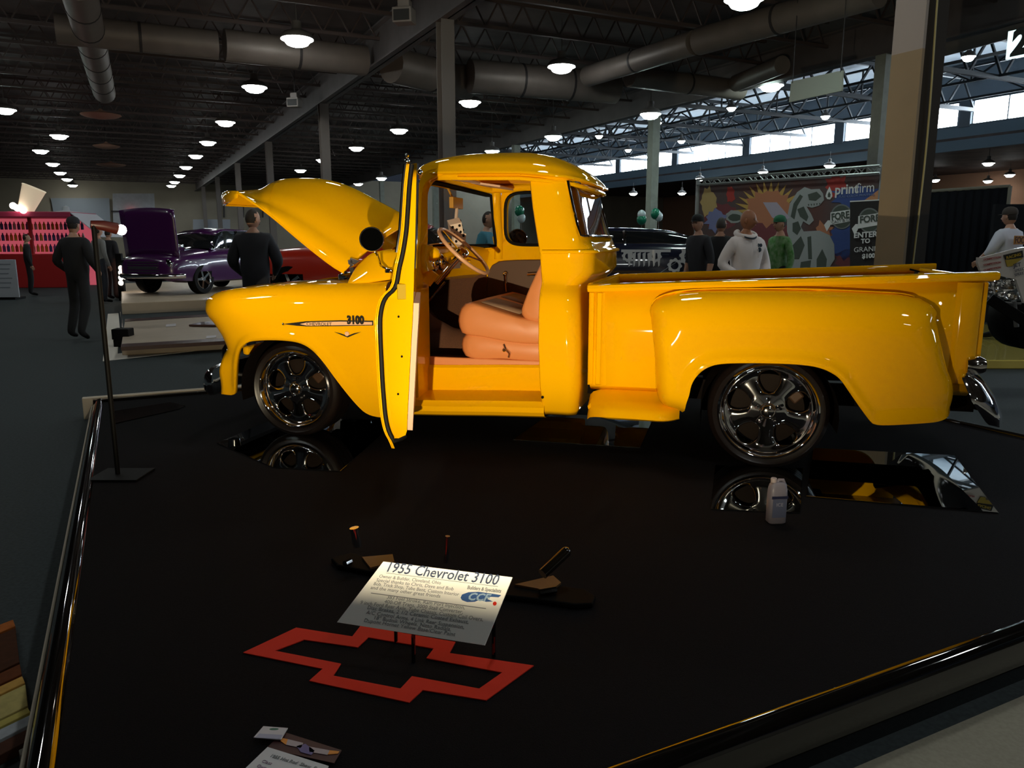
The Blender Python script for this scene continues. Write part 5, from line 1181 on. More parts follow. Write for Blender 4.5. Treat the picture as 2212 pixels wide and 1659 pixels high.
# ================================================================== OTHER CARS
def car(label, P, rz, paint, hood_up=True, L=4.6, W=1.8, name='show_car', chop=0.):
    o = empty(name, P, rz, label=label, cat='car')
    # x forward; sections: x, half width, z bottom, z shoulder, z top of body
    S = [(-L/2, .55*W/2, .42, .70, .80), (-L/2+.12, .85*W/2, .32, .72, .92), (-L/2+.5, .97*W/2, .26, .74, .98), (-.9, W/2, .24, .76, 1.0), (0, W/2, .24, .76, 1.0), (.8, W/2, .24, .76, .98), (L/2-.6, .96*W/2, .26, .74, .92), (L/2-.15, .86*W/2, .30, .70, .84), (L/2, .6*W/2, .40, .62, .74)]
    SS = catmull(S, 40); G = []
    for x, hw, zb, zs, zt in SS:
        row = []
        for y, z in ((.80, zb), (.97, zb+.04), (1.0, (zb+zs)/2), (.985, zs), (.93, zs+(zt-zs)*.55), (.80, zt-.02), (.45, zt+.02), (0, zt+.03)): row.append((x, y*hw, z))
        row += [(a, -b, c) for a, b, c in row[-2::-1]]; G.append(row)
    # wheel openings
    m = MB(); wx = (-L/2+.95, L/2-.9)
    i0 = 0; m.v = [tuple(p) for r in G for p in r]; nv = len(G[0])
    for i in range(len(G)-1):
        for j in range(nv-1):
            xm = (G[i][0][0]+G[i+1][0][0])/2
            side_ = j in (0, 1, nv-2, nv-3)
            if side_ and min(abs(xm-q) for q in wx) < (.36 if j in (0, nv-2) else .30): continue
            m.f.append((i*nv+j, i*nv+j+1, (i+1)*nv+j+1, (i+1)*nv+j)); m.m.append(0)
    m.quad(*[G[0][j] for j in range(nv)]); m.quad(*[G[-1][j] for j in range(nv)])
    m.build('body', paint, o, smooth=True, angle=55)
    # greenhouse
    gh = [(-1.55, .72, 1.0, .0), (-1.1, .66, 1.38-chop, 1), (-.2, .64, 1.43-chop, 1), (.35, .64, 1.38-chop, 1), (.85, .74, 1.0, 0)]
    GG = []
    for x, hw, z, t in catmull(gh, 24): GG.append([(x, hw*W/1.8, .98), (x, hw*.97*W/1.8, .98+(z-.98)*.5), (x, hw*.90*W/1.8, z-.03*(z > 1.1)), (x, 0, z+.02), (x, -hw*.90*W/1.8, z-.03*(z > 1.1)), (x, -hw*.97*W/1.8, .98+(z-.98)*.5), (x, -hw*W/1.8, .98)])
    MB().grid([r[2:5] for r in GG[6:18]]).build('roof', paint, o, smooth=True, solid=.03)
    MB().grid(GG).build('glass', mat('car_glass', (.01, .012, .014), .05, coat=1), o, smooth=True, angle=50)
    m = MB()
    for s_ in (-1, 1):
        for i in (3, 12, 20): m.tube([(Vector(GG[i][0 if s_ > 0 else 6])+Vector((0, s_*.01, 0))), Vector(GG[i][1 if s_ > 0 else 5])+Vector((0, s_*.01, 0)), Vector(GG[i][2 if s_ > 0 else 4])+Vector((0, s_*.01, 0))], .03, 6)
        m.tube([Vector(GG[i][0 if s_ > 0 else 6])+Vector((0, s_*.015, .01)) for i in range(24)], .018, 6)
    m.build('window_trim', CHR, o, smooth=True)
    for x in wx:
        for s_ in (-1, 1):
            wv = empty('wheel', (x, s_*(W/2-.02), .33)); wv.parent = o
            Y = Matrix.Rotation(PI/2*s_, 4, 'X') @ Matrix.Identity(4); Y = Matrix.Rotation(-PI/2*s_, 4, 'X')
            MB().lathe([(.22, .0), (.26, -.0), (.31, .0), (.33, -.03), (.33, -.19), (.30, -.22)], 32, Y, cap=False).build('tyre', BLK, wv, smooth=True)
            m = MB().lathe([(.0, -.0), (.04, -.0), (.05, -.03), (.06, -.05)], 20, Y, cap=False)
            m.lathe([(.225, -.01), (.215, .004), (.20, -.03), (.195, -.16)], 32, Y, cap=False)
            for q in range(5):
                a = q*2*PI/5; m.bar(Y @ Vector((.04*math.cos(a), .04*math.sin(a), -.03)), Y @ Vector((.21*math.cos(a), .21*math.sin(a), -.02)), .05, .02, up=(0, s_, 0))
            m.build('rim', CHR, wv, smooth=True, angle=50)
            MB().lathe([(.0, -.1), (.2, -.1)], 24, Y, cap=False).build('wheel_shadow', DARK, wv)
    m = MB()
    for xs in (L/2+.02, -L/2-.02):
        sg = 1 if xs > 0 else -1; m.tube([(xs-sg*.35, W*.47, .42), (xs-sg*.1, W*.40, .42), (xs, W*.2, .42), (xs, -W*.2, .42), (xs-sg*.1, -W*.40, .42), (xs-sg*.35, -W*.47, .42)], .055, 10)
    m.build('bumper', CHR, o, smooth=True)
    for s_ in (-1, 1):
        MB().lathe([(.10, -.08), (.105, .0), (.09, .03), (.05, .045), (0, .05)], 20, Matrix.Translation((L/2-.1, s_*W*.34, .68)) @ Matrix.Rotation(PI/2, 4, 'Y')).build('headlight', CHR, o, smooth=True)
    m = MB().box((L/2+.0, 0, .60), (.05, W*.45, .03))
    for k in range(5): m.box((L/2-.01, 0, .52+k*.05), (.04, W*.5, .02))
    m.build('grille', CHR, o)
    if hood_up:
        h = MB(); G = [[(L/2-.30+t*.08, y*.72, .80+t*1.02+.05*(1-y*y)) for y in np.linspace(-1, 1, 9)] for t in np.linspace(0, 1, 7)]
        h.grid(G).build('hood', paint, o, smooth=True, solid=.04)
        MB().box((.95, 0, .98), (.5, .6, .10)).lathe([(0, 0), (.14, 0), (.15, .03), (.14, .07), (0, .08)], 20, Matrix.Translation((1.05, 0, 1.02))).build('engine', CHR, o, smooth=True)
    return o
PUR = mat('paint_purple', (.06, .008, .08), .25, coat=1.); REDP = mat('paint_red', (.62, .03, .012), .3, coat=1.); NVY = mat('paint_navy', (.01, .012, .03), .2, coat=1)
def at_floor(x, Y, z=0.):
    r = ray(x, 520); return Vector((r.x/r.y*Y, Y, z))
def platform(label, px, z, mt_top, mt_side, th=None):
    P = [tuple(onz(x, y, z).xy) for x, y in px]; o = MB(); o.cur = 0
    return tag(MB().prism(P, 0.002, z, lambda u, v, d: (u, v, d)).build('display_platform', mt_top, bevel=.01), label, 'platform', 'low platforms along the aisle')
WOODP = mat('platform_beige', (.62, .50, .36), .45, noise=.12, nscale=2.5)
platform('beige boarded platform under the purple car', [(262, 655), (620, 640), (640, 600), (262, 612)], .22, WOODP, WOODP)
car('dark purple show car with its hood tilted up beyond the aisle', at_floor(452, 18.8, .22), -PI/2-.32, PUR, True, 4.3, 1.7)
car('glossy red show car behind the raised truck hood', at_floor(800, 14.9, .30), PI-.04, REDP, False, 4.4, 1.9)
cg = car('black race car with white gear graphics behind the truck cab', at_floor(1302, 12.9, .36), PI-.03, NVY, False, 4.1, 1.95, 'race_car', .22)
# graphics on the near flank: gears, ribs and a slanted pipe
GW = mat('graphic_white', (.75, .77, .78), .4)
def flank(x, z): return Vector((x, .985, z))
for cx_, cz_, r0, r1, nt in ((-1.25, .80, .09, .15, 10), (-1.02, .66, .06, .10, 8), (-.72, .80, .05, .09, 8), (-1.55, .72, .05, .09, 8), (-.30, .80, .04, .08, 8)):
    ou, inn = [], []
    for i in range(nt*4):
        a = 2*PI*i/(nt*4); rr = r1*(1.12 if i % 4 < 2 else .95); ou.append((cx_+rr*math.cos(a), cz_+rr*math.sin(a))); inn.append((cx_+r0*math.cos(a), cz_+r0*math.sin(a)))
    MB().ring(ou, inn, .975, .985, lambda u, v, d: (u, d, v)).build('gear_graphic', GW, cg)
m = MB().prism([(-.62, .42), (-.55, .38), (-1.35, .92), (-1.42, .97)], .976, .984, lambda u, v, d: (u, d, v))
for k in range(7): m.prism([(-.30-k*.075, .84), (-.35-k*.075, .86), (-.34-k*.075, .66), (-.32-k*.075, .64)], .976, .984, lambda u, v, d: (u, d, v))
m.prism([(-.2, .90), (-.95, .90), (-.95, .86), (-.2, .86)], .976, .984, lambda u, v, d: (u, d, v)); m.build('skull_graphic', GW, cg)
tag(MB().box(at_floor(1302, 12.9, .18), (4.3, 2.1, .35)).build('display_platform', CARP), 'black carpeted platform under the graphic race car', 'platform', 'low platforms along the aisle')
tag(MB().box(at_floor(800, 14.9, .15), (4.8, 2.1, .295), rz=-.04).build('display_platform', mat('platform_grey', (.10, .10, .10), .6), bevel=.01), 'dark raised platform under the red show car', 'platform', 'low platforms along the aisle')
# tiled aisle platform left of the nose
tape = mat('tape_white', (.80, .75, .66), .7)
Q = [(222, 780), (233, 678), (262, 676), (254, 764), (475, 737), (476, 752)]
tag(MB().prism([tuple(onz(x, y, .004).xy) for x, y in Q], 0.001, .005, lambda u, v, d: (u, v, d)).build('floor_tape', tape), 'pale border strip on the floor round the empty low platform', 'tape')
pl2 = platform('empty low platform with beige top and dark rim left of the truck nose', [(262, 744), (270, 690), (560, 673), (560, 728)], .14, mat('platform_top', (.50, .41, .31), .5, noise=.1, nscale=3), None)
MB().prism([tuple((onz(x, y, .14)).xy) for x, y in [(262, 744), (640, 722), (640, 728), (261, 751)]], .10, .146, lambda u, v, d: (u, v, d)).build('rim', mat('rim_maroon', (.05, .015, .012), .4), pl2)
MB().prism([tuple((onz(x, y, .14)).xy) for x, y in [(270, 690), (640, 668), (640, 672), (270, 695)]], .10, .146, lambda u, v, d: (u, v, d)).build('rim', MATS['rim_maroon'], pl2)
P = onz(268, 748, 0); bk = empty('post_base', P, .1, label='black block with a short chrome post at the platform corner', cat='post')
MB().box((0, 0, .17), (.22, .2, .14)).box((0, 0, .05), (.2, .18, .1)).build('block', BLK, bk, bevel=.01); MB().tube([(-.03, .05, .24), (-.03, .05, .46)], .02, 10).build('chrome_post', CHR, bk, smooth=True)
P = onz(420, 702, .145); tl = MB().prism([(0, -.07), (.5, -.09), (.56, 0), (.5, .09), (.03, .06)], 0, .03, lambda u, v, d: P+Vector((u, v*3, d))).build('guitar_case', mat('case_brown', (.06, .02, .012), .35, coat=.5), bevel=.01); tag(tl, 'long dark case lying on the empty platform', 'case')
for x, y, lb in ((368, 703, 'small white card on the empty platform, left one'), (455, 728, 'small white card on the empty platform, right one')):
    sheet([(x-10, y+3), (x-9, y-2), (x+12, y-4), (x+12, y+1)], PAP, lb, 'card', .146)
# ---- added tower and ball standing in for headlamp glints by the purple car
lt_ = empty('glint_tower', onz(263, 650, 0), label='added dark tower, four glowing balls standing in for headlamp glints by the purple car', cat='lamp')
by = onz(263, 650, 0).y; MB().box((0, .06, .55), (.14, .1, 1.1)).build('case', BLK, lt_, bevel=.01)
GLOW = mat('glow_warm', (1, 1, 1), .4, emit=(1, .85, .7), es=7)
for y in (579, 589, 600, 611):
    p = atY(262, y, by); MB().ball((p.x-lt_.location.x, -.02, p.z), .06, 12, (1, .5, 1)).build('bulb', GLOW, lt_, smooth=True)
hl = empty('glint_ball', at_floor(302, 18.2, .22), label='added glowing ball standing in for a headlamp glow left of the purple car', cat='lamp')  # added ball in place of the broad headlamp glow
MB().tube([(0, 0, 0), (0, 0, .3)], .02, 8).build('stem', BLK, hl); MB().ball((0, 0, .34), .11, 14, (1, .6, 1.2)).build('bulb', GLOW, hl, smooth=True)
# ---- snack booth at the far left
bo = empty('snack_booth', at_floor(30, 23.5), .1, label='red and pink lit snack booth with shelves of bottles at far left', cat='booth')
PK = mat('booth_pink', (.5, .10, .14), .6, emit=(1, .18, .25), es=.35); RDm = mat('booth_red', (.45, .02, .02), .5)
MB().box((0, 0, .5), (3.6, .6, 1.0)).build('counter', RDm, bo, bevel=.02)
MB().box((0, 1.2, 1.1), (3.6, .1, 2.2)).build('back_panel', PK, bo)
MB().box((0, .3, 2.15), (3.9, 1.8, .16)).build('roof_band', mat('booth_magenta', (.45, .04, .10), .5), bo, bevel=.02)
m = MB()
for k in range(5): m.quad((1.95+k*.16, -.6, 2.2-k*.14), (2.11+k*.16, -.6, 2.06-k*.14), (2.11+k*.16, 1.2, 2.06-k*.14), (1.95+k*.16, 1.2, 2.2-k*.14))
m.build('awning', mat('awning_white', (.6, .58, .62), .7), bo, solid=.02)
for x in (-1.75, -.6, .6, 1.75): MB().box((x, -.2, 1.55), (.08, .08, 1.1)).build('post', RDm, bo)
tx = empty('shelf_goods', bo.location+Vector((0, .9, 1.05)), .1, label='rows of coloured bottles and cups lined up inside the snack booth', cat='bottles'); tx['kind'] = 'stuff'
m = MB(); rnd = random.Random(3)
for r_ in range(3):
    for i in range(26):
        m.cur = rnd.randrange(6); x = -1.6+i*.125; m.lathe([(0, 0), (.045, 0), (.045, .16), (.02, .20), (.02, .24), (0, .24)], 8, Matrix.Translation((x, 0, r_*.34)))
gd = m.build('bottles', [mat('b_red', (.6, .05, .04), .4), mat('b_orange', (.8, .3, .04), .4), mat('b_white', (.7, .65, .7), .4), mat('b_violet', (.25, .1, .4), .4), mat('b_yellow', (.8, .6, .1), .4), mat('b_blue', (.06, .12, .4), .4)], tx); gd['kind'] = 'stuff'
cp = empty('giant_cup', bo.location+Vector((.65, -.35, 2.235)), .3, label='oversized glowing cream cup tilted on the booth roof', cat='cup')
m = MB().lathe([(0, 0), (.20, 0), (.31, .72), (.33, .74), (.31, .76), (.0, .72)], 24, Matrix.Rotation(.42, 4, 'Y')); m.build('cup', mat('cup_cream', (.8, .7, .5), .6, emit=(1, .8, .55), es=.35), cp, smooth=True, angle=40)
for x, z in ((-.22, .12), (-.12, .06), (.02, -.0)): 
    MB().ball((x, -.25, z+.03), .10, 12).build('bulb', mat('glow_booth', (1, 1, 1), .4, emit=(1, .8, .75), es=4), cp, smooth=True)
bs = tag(MB().ball(bo.location+Vector((-.75, -.3, 2.48)), .26, 16).build('booth_ball', mat('ball_orange', (.7, .3, .03), .5), smooth=True), 'orange ball ornament on the left of the booth roof', 'ornament')
ub = empty('parasol', at_floor(150, 27.5), 0, label='pale flat parasol over a dark kiosk right of the snack booth', cat='umbrella')
MB().lathe([(1.0, 2.22), (.6, 2.35), (.12, 2.42), (.1, 2.55), (0, 2.6)], 24).build('canopy', mat('parasol_pale', (.45, .45, .48), .7), ub, smooth=True); MB().tube([(0, 0, 0), (0, 0, 2.4)], .03, 8).build('pole', STEEL, ub)
MB().box((0, .1, 1.75), (1.3, .9, .75)).box((0, .1, .5), (1.2, .8, 1.0)).build('kiosk', DARK, ub, bevel=.02)
sb_ = empty('standing_sign', onz(14, 647, 0), .1, label='white standing sign board with small print before the booth', cat='sign')
MB().box((0, 0, .50), (.62, .04, .90)).build('board', mat('board_white', (.50, .54, .60), .6), sb_, bevel=.01); MB().box((0, .15, .03), (.5, .5, .05)).build('foot', BLK, sb_)
m = MB()
for k in range(6): m.box((-.02, -.024, .84-k*.11), (.44-.07*(k % 3), .004, .022))
m.build('small_print', mat('print_grey', (.25, .28, .33), .6), sb_)
# ---- printed backdrop with truss
B0, B1 = Vector((3.55, 15.7)), Vector((6.6, 12.9))
def onb(x, y, off=0.): return onplane(x, y, B0, B1, off)
bd = empty('printed_backdrop', Vector((B0.x, B0.y, 0)), label='wide printed backdrop wall with colour splashes under a lighting truss', cat='backdrop')
def L2(v): return Vector(v)-bd.location
bn = (onb(1600, 500, .1)-onb(1600, 500, 0)); bn.z = 0; bn.normalize(); bn = Vector((bn.x, bn.y, 0))
dd = Vector((B1.x-B0.x, B1.y-B0.y, 0)).normalized(); bn = Vector((dd.y, -dd.x, 0)); 
if bn.dot(Vector((B0.x, B0.y, 0))) > 0: bn = -bn
def bart(pts, off, nm, mt, th=.004):
    P = [L2(onb(x, y, off)) for x, y in pts]
    return MB().prism([(i, 0) for i in range(len(P))], 0, th, lambda u, v, d: P[int(u)]-bn*d).build(nm, mt, bd)
tl_, tr_ = onb(1510, 402), onb(1905, 378); lo_l, lo_r = Vector((tl_.x, tl_.y, .05)), Vector((tr_.x, tr_.y, .05))
P = [L2(q) for q in (tl_, tr_, lo_r, lo_l)]
MB().prism([(0, 0), (1, 0), (2, 0), (3, 0)], 0, .03, lambda u, v, d: P[int(u)]-bn*d).build('panel', mat('backdrop_grey', (.10, .088, .092), .8, noise=.5, nscale=1.2, col2=(.15, .06, .05)), bd)
def cm(nm, c): return mat('print_'+nm, tuple(min(.85, q*1.7) for q in c), .8)
def splash(cx_, cy_, rx, ry, n, seed, off, nm, mt, jag=.35):
    rn = random.Random(seed); pts = []
    for i in range(n):
        a = 2*PI*i/n; k = 1+(jag*(rn.random()-.2) if i % 2 else -jag*rn.random()*.6); pts.append((cx_+rx*k*math.cos(a), cy_+ry*k*math.sin(a)))
    bart(pts, off, nm, mt)
splash(1530, 437, 17, 30, 22, 1, .004, 'splash', cm('cream', (.34, .24, .10)), .3); splash(1578, 420, 9, 18, 14, 2, .004, 'splash', cm('red', (.28, .035, .03)))
splash(1560, 468, 40, 26, 24, 12, .002, 'splash', cm('maroon', (.13, .035, .04)), .3)
sun = []
for i in range(30):
    a = PI+PI*i/29; k = 1.5 if i % 2 else .95; sun.append((1662+52*k*math.cos(a)*1.0, 462+48*k*math.sin(a)))
bart(sun+[(1730, 470), (1600, 470)], .006, 'sunburst', cm('gold', (.36, .22, .06)))
splash(1662, 450, 48, 38, 26, 4, .009, 'splash', cm('orange', (.33, .13, .07)), .25)
splash(1662, 500, 40, 40, 20, 14, .008, 'splash', cm('maroon', (.13, .035, .04)), .25)
splash(1545, 475, 22, 22, 20, 5, .008, 'splash', cm('periwinkle', (.14, .15, .28)), .5); splash(1587, 468, 19, 14, 16, 6, .008, 'splash', cm('pale', (.24, .25, .24)), .15); splash(1587, 470, 14, 8, 10, 6, .011, 'splash', cm('ink', (.05, .06, .05)), .1)
splash(1850, 425, 48, 24, 30, 7, .008, 'splash', cm('blue', (.035, .06, .19)), .4); splash(1808, 405, 22, 26, 22, 8, .006, 'splash', cm('red', (.28, .035, .03)), .6); splash(1818, 520, 30, 40, 22, 9, .006, 'splash', cm('blue', (.035, .06, .19)), .4); splash(1780, 500, 18, 20, 16, 10, .006, 'splash', cm('orange', (.33, .13, .07)), .5); splash(1838, 560, 34, 22, 16, 11, .006, 'splash', cm('maroon', (.13, .035, .04)), .4)
bart([(1868, 432), (1905, 405), (1905, 440), (1868, 450)], .010, 'splash', cm('peach', (.42, .20, .10)))
# pale drawn dinosaur: head, neck, body outlines
PG = cm('chalk', (.24, .25, .25)); PD = cm('ink', (.05, .06, .05))
bart([(1700, 470), (1706, 440), (1722, 415), (1738, 404), (1752, 409), (1770, 408), (1778, 418), (1780, 432), (1770, 444), (1754, 449), (1742, 446), (1752, 462), (1758, 476), (1748, 486), (1735, 478), (1730, 490), (1736, 500), (1770, 498), (1792, 508), (1802, 528), (1803, 560), (1790, 580), (1700, 580), (1696, 540), (1706, 520), (1700, 500)], .012, 'dinosaur', PG)
for q in ([(1708, 468), (1714, 440), (1728, 420), (1734, 424), (1722, 446), (1716, 474)], [(1745, 420), (1764, 414), (1774, 424), (1762, 434), (1748, 432)], [(1722, 452), (1736, 446), (1746, 468), (1742, 478), (1728, 468)], [(1712, 482), (1724, 478), (1730, 494), (1722, 508), (1712, 500)], [(1712, 530), (1730, 510), (1738, 530), (1726, 560), (1712, 560)], [(1744, 512), (1752, 510), (1754, 560), (1746, 560)], [(1764, 560), (1776, 538), (1786, 560), (1784, 580), (1764, 580)], [(1730, 566), (1752, 562), (1750, 580), (1728, 580)]): bart(q, .016, 'shading', PD)
for k in range(5): bart([(1745+k*6, 441-k*.6), (1748+k*6, 441-k*.6), (1746.5+k*6, 446-k*.6)], .016, 'tooth', PD)
bart([(1648, 437), (1678, 437), (1706, 470), (1692, 478), (1668, 470)], .014, 'paper_flag', cm('lilac', (.30, .26, .32)))
def btext(t, x, y, x2, y2, size, mt, off=.016, bold=0., sx=1., nm='lettering'):
    a, b = L2(onb(x, y, off)), L2(onb(x2, y2, off)); return text_obj(t, size, mt, bd, nm, frame(a, b-a, (0, 0, 1)), .002, bold=bold, sx=sx)
TW = cm('white', (.50, .50, .50))
btext('print', 1803, 420, 1840, 417.5, .235, TW, bold=.005, sx=.86); btext('firm', 1849.5, 417, 1873, 415, .235, TW, sx=.78)
bart([(1792, 403), (1797, 415), (1798, 424), (1793, 431), (1787, 430), (1783, 424), (1786, 414)], .014, 'drop_logo', TW); bart([(1791, 414), (1794, 420), (1793, 426), (1788, 426), (1788, 420)], .018, 'drop_logo', PD)
btext('FULL COLOR PRINTING', 1812, 427, 1865, 424, .055, cm('bluegrey', (.15, .2, .35)))
# crest logos FORE and the dark entry board
def crest(x0, y0, on, tb):
    pts = [(x0-2, y0-3), (x0+44, y0-10), (x0+42, y0+16), (x0-3, y0+24)]; on([(x0-16, y0+24), (x0-8, y0+14), (x0-3, y0+14), (x0-3, y0+26), (x0-10, y0+38)], .020, 'ribbon', TW)
    rg = [(x0+22+24*math.cos(a), y0+6+27*math.sin(a)) for a in np.linspace(0, 2*PI, 28)]; on(rg, .016, 'crest_ring', cm('ash', (.13, .14, .14))); on([(x0+22+21*math.cos(a), y0+6+24*math.sin(a)) for a in np.linspace(0, 2*PI, 28)], .019, 'crest_ring', PD); on(pts, .024, 'ribbon', TW)
crest(1796, 462, bart, None); btext('FORE', 1796, 476, 1835, 470, .165, PD, .030, .005, .78); btext('CAST & CO', 1796, 483, 1835, 477, .07, cm('ash', (.13, .14, .14)), .030)
# truss along the top
def trs(x0, y0, x1, y1, x2, y2, x3, y3):
    a, b, c, d = L2(onb(x0, y0)), L2(onb(x1, y1)), L2(onb(x2, y2)), L2(onb(x3, y3)); m = MB()
    for off in (-.12, .12):
        o_ = bn*off; m.tube([a+o_, b+o_], .02, 8).tube([d+o_, c+o_], .02, 8)
        n = 16
        for i in range(n): m.tube([a+(b-a)*(i/n)+o_, d+(c-d)*((i+.5)/n)+o_], .009, 6).tube([d+(c-d)*((i+.5)/n)+o_, a+(b-a)*((i+1)/n)+o_], .009, 6)
    for i in range(8): m.tube([a+(b-a)*(i/8)-bn*.12, a+(b-a)*((i+1)/8)+bn*.12], .009, 6)
    m.build('truss', mat('truss_alu', (.40, .42, .42), .35, .5), bd, smooth=True)
trs(1512, 389, 1905, 358, 1905, 374, 1512, 400)
MB().tube([L2(onb(1508, 387)), L2(Vector((tl_.x, tl_.y, 0)))+bn*.02], .04, 8).tube([L2(onb(1908, 356)), L2(Vector((tr_.x, tr_.y, 0)))+bn*.02], .04, 8).build('upright', MATS['truss_alu'], bd, smooth=True)
bpx = [(1836, 434.5), (1900, 431), (1900, 600), (1836, 600)]
E0 = AB(0, 0); eb = empty('entry_board', Vector(((onb(1868, 500, .5)).x, (onb(1868, 500, .5)).y, 0)), label='black entry sign board with white lettering in front of the backdrop, cut by the pillar', cat='sign')
def ebp(pts, off, nm, mt, th=.01):
    P = [onb(x, y, .45+off)-eb.location for x, y in pts]
    return MB().prism([(i, 0) for i in range(len(P))], 0, th, lambda u, v, d: P[int(u)]-bn*d).build(nm, mt, eb)
ebp(bpx[:2]+[(1900, 640), (1836, 640)], 0, 'board', mat('board_black', (.022, .018, .018), .7), .03); ebp([(1836, 434), (1900, 430.5), (1900, 433), (1836, 436.5)], .004, 'board_edge', TW)
crest(1856, 470, lambda p_, o_, n_, m_: ebp([(x, y) for x, y in p_ if True], o_, n_, m_), None)
def etext(t, x, y, size, bold=.004):
    a, b = onb(x, y, .48)-eb.location, onb(x+30, y-1.8, .48)-eb.location; text_obj(t, size, TW, eb, 'lettering', frame(a, b-a, (0, 0, 1)), .002, bold=bold)
a_, b_ = onb(1857, 482, .482)-eb.location, onb(1890, 478, .482)-eb.location; text_obj('FORE', .155, PD, eb, 'lettering', frame(a_, b_-a_, (0, 0, 1)), .002, bold=.004, sx=.85)
etext('ENTER', 1844, 514, .125); etext('TO', 1860, 525.5, .10); etext('GRAND', 1844, 545, .115, .0); etext('$1000', 1862, 558, .10)
ebp([(1845, 604), (1855, 604), (1855, 650), (1845, 650)], .0, 'stand_leg', STEEL)
# ---- black curtain right of the pillar, with pale frame
C0, C1 = Vector((7.6, 14.6)), Vector((9.2, 14.2))
def onc(x, y, off=0.): return onplane(x, y, C0, C1, off)
cb = empty('black_curtain', Vector((onc(2090, 500).x, onc(2090, 500).y, 0)), label='tall black curtain wall on a pale frame right of the nearest pillar', cat='curtain')
a_, b_ = onc(1960, 416)-cb.location, onc(2182, 402)-cb.location; G = []
for i in range(60):
    t = i/59; q = a_+(b_-a_)*t; w_ = .03*math.sin(i*1.3); G.append([(q.x+w_*.1, q.y+w_, .02), (q.x, q.y+w_, q.z*.5), (q.x, q.y+w_*.5, q.z)])
MB().grid(G).build('drape', mat('drape_navy', (.006, .008, .014), .95), cb, smooth=True, solid=.01)
MB().tube([a_, b_], .03, 8).tube([b_, (b_.x, b_.y, 0)], .035, 8).tube([a_, (a_.x, a_.y, 0)], .03, 8).build('frame', mat('frame_pale', (.35, .34, .28), .6), cb, smooth=True)
bx2 = MB().box(at_floor(2215, 13.4, 1.0), (1.2, .08, 2.0)).build('dark_partition', mat('partition_navy', (.008, .010, .016), .9)); tag(bx2, 'dark partition at the right edge behind the man in the jersey', 'partition')
# ---- race car wing, engine and glossy yellow floor at the right edge
yp = platform('glossy yellow display floor at the right edge reflecting light', [(2090, 778), (2290, 778), (2290, 703), (2090, 700)], .10, mat('yellow_gloss', (.80, .66, .16), .12, coat=1.), None)
ww = empty('dragster', at_floor(2185, 6.9, .10), label='dragster tail with a stickered white wing and chrome engine behind the tailgate', cat='race car')
def wpt(x, y, Y): return atY(x, y, Y)-ww.location
def wq(pts, nm, mt, Y=6.6, th=.02, par=None):
    P = [wpt(x, y, Y) for x, y in pts]; return MB().prism([(i, 0) for i in range(len(P))], 0, th, lambda u, v, d: P[int(u)]+Vector((0, d, 0))).build(nm, mt, par or ww)
wq([(2113, 556), (2117, 557), (2195, 537), (2300, 520), (2300, 660), (2212, 655), (2195, 604), (2118, 585), (2112, 568)], 'wing_endplate', mat('endplate_white', (.85, .80, .76), .45, coat=.4), 6.6, .03)
wq([(2168, 551), (2209, 541), (2211, 556), (2172, 561)], 'sticker', mat('sticker_black', (.03, .03, .025), .5), 6.59, .004); wq([(2172, 562), (2211, 557), (2186, 575), (2176, 576)], 'sticker', mat('sticker_yellow', (.55, .40, .05), .5), 6.59, .004)
RI = mat('sticker_red', (.50, .12, .12), .5)
for k in range(3):
    a_, b_ = wpt(2125, 563+k*11.5, 6.585), wpt(2157, 558+k*11, 6.585); text_obj('COMPETITION', .022, RI, ww, 'sticker_text', frame(a_, b_-a_, (0, 0, 1)), .001, bold=.001)
a_, b_ = wpt(2174, 560, 6.582), wpt(2205, 552, 6.582); text_obj('RACING', .034, mat('sticker_gold', (.6, .42, .05), .5), ww, 'sticker_text', frame(a_, b_-a_, (0, 0, 1)), .001, bold=.001)
a_, b_ = wpt(2190, 578, 6.582), wpt(2212, 573, 6.582); text_obj('JET', .045, mat('sticker_ink', (.08, .08, .12), .5), ww, 'sticker_text', frame(a_, b_-a_, (0, 0, 1)), .001, bold=.001)
for k in range(2):
    a_, b_ = wpt(2192, 588+k*9, 6.582), wpt(2212, 583+k*9, 6.582); text_obj('SPEED', .032, mat('sticker_ink', (.08, .08, .12), .5), ww, 'sticker_text', frame(a_, b_-a_, (0, 0, 1)), .001)
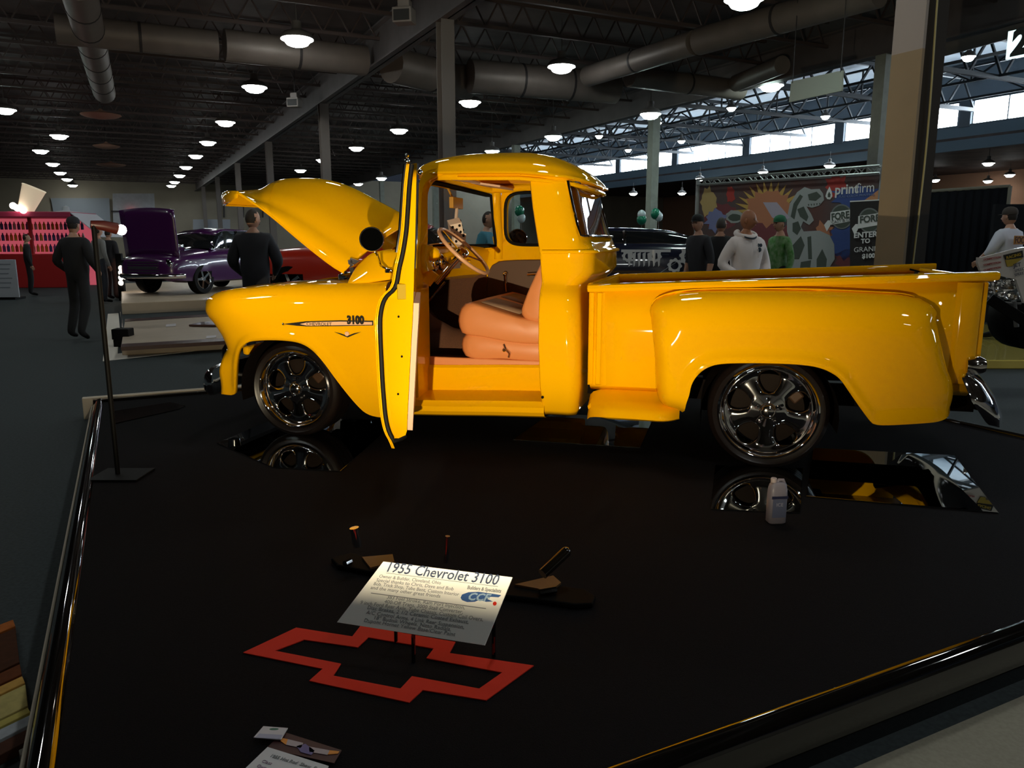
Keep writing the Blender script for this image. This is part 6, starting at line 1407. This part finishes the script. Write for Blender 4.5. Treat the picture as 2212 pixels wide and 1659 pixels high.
m = MB(); FOIL = mat('foil_chrome', (.6, .57, .53), .2, 1., bump=1., nscale=9)
G = []
rn = random.Random(5)
for i in range(12):
    row = []
    for j in range(10):
        x, y = 2126+i/11*78, 604+j/9*48-max(0, (3-i)*3); row.append(wpt(x, y, 6.9+.10*rn.random()))
    G.append(row)
m.grid(G).build('engine_cover', FOIL, ww, smooth=True, sub=1, solid=.01)
m = MB(); a_, b_ = wpt(2137, 645, 6.5), wpt(2260, 722, 6.3); m.bar(a_, b_, .07, .09); m.build('push_bar', BLK, ww, bevel=.005)
MB().tube([wpt(2160, 654, 6.6), wpt(2205, 656, 6.6)], .012, 8).tube([wpt(2190, 650, 6.6), wpt(2196, 706, 6.6)], .02, 8).build('strut', STEEL, ww, smooth=True)
MB().lathe([(0, -.14), (.26, -.14), (.30, -.10), (.30, .10), (.26, .14), (0, .14)], 28, Matrix.Translation(wpt(2215, 683, 7.2)) @ Matrix.Rotation(PI/2, 4, 'X')).build('rear_slick', BLK, ww, smooth=True, angle=50)
# ---- balloons far behind
for x, y, c_, lb in ((1386, 464, (.6, .7, .72), 'white balloon left of the sage column'), (1386, 474, (.01, .22, .12), 'green balloon left of the sage column'), (1416, 462, (.01, .22, .14), 'green balloon right of the sage column'), (1423, 468, (.6, .7, .75), 'white balloon right of the sage column'), (1122, 456, (.01, .20, .14), 'green balloon seen through the truck cab window'), (1126, 471, (.5, .6, .6), 'white balloon seen through the truck cab window')):
    Yb = 24; p = atY(x, y, Yb); b = empty('balloon', (p.x, p.y, 0), label=lb, cat='balloon', group='green and white balloons')
    MB().ball((0, 0, p.z), .15 if c_[0] < .1 else .13, 14, (1, 1, 1.15)).build('balloon_skin', mat('balloon_green' if c_[0] < .1 else 'balloon_white', c_, .3, coat=.5), b, smooth=True); MB().tube([(0, 0, p.z-.15), (.02, 0, p.z*.5), (0, 0, .0)], .004, 5).lathe([(0, 0), (.06, 0), (.05, .05), (0, .05)], 10).build('string', mat('string_white', (.5, .5, .5), .7), b)
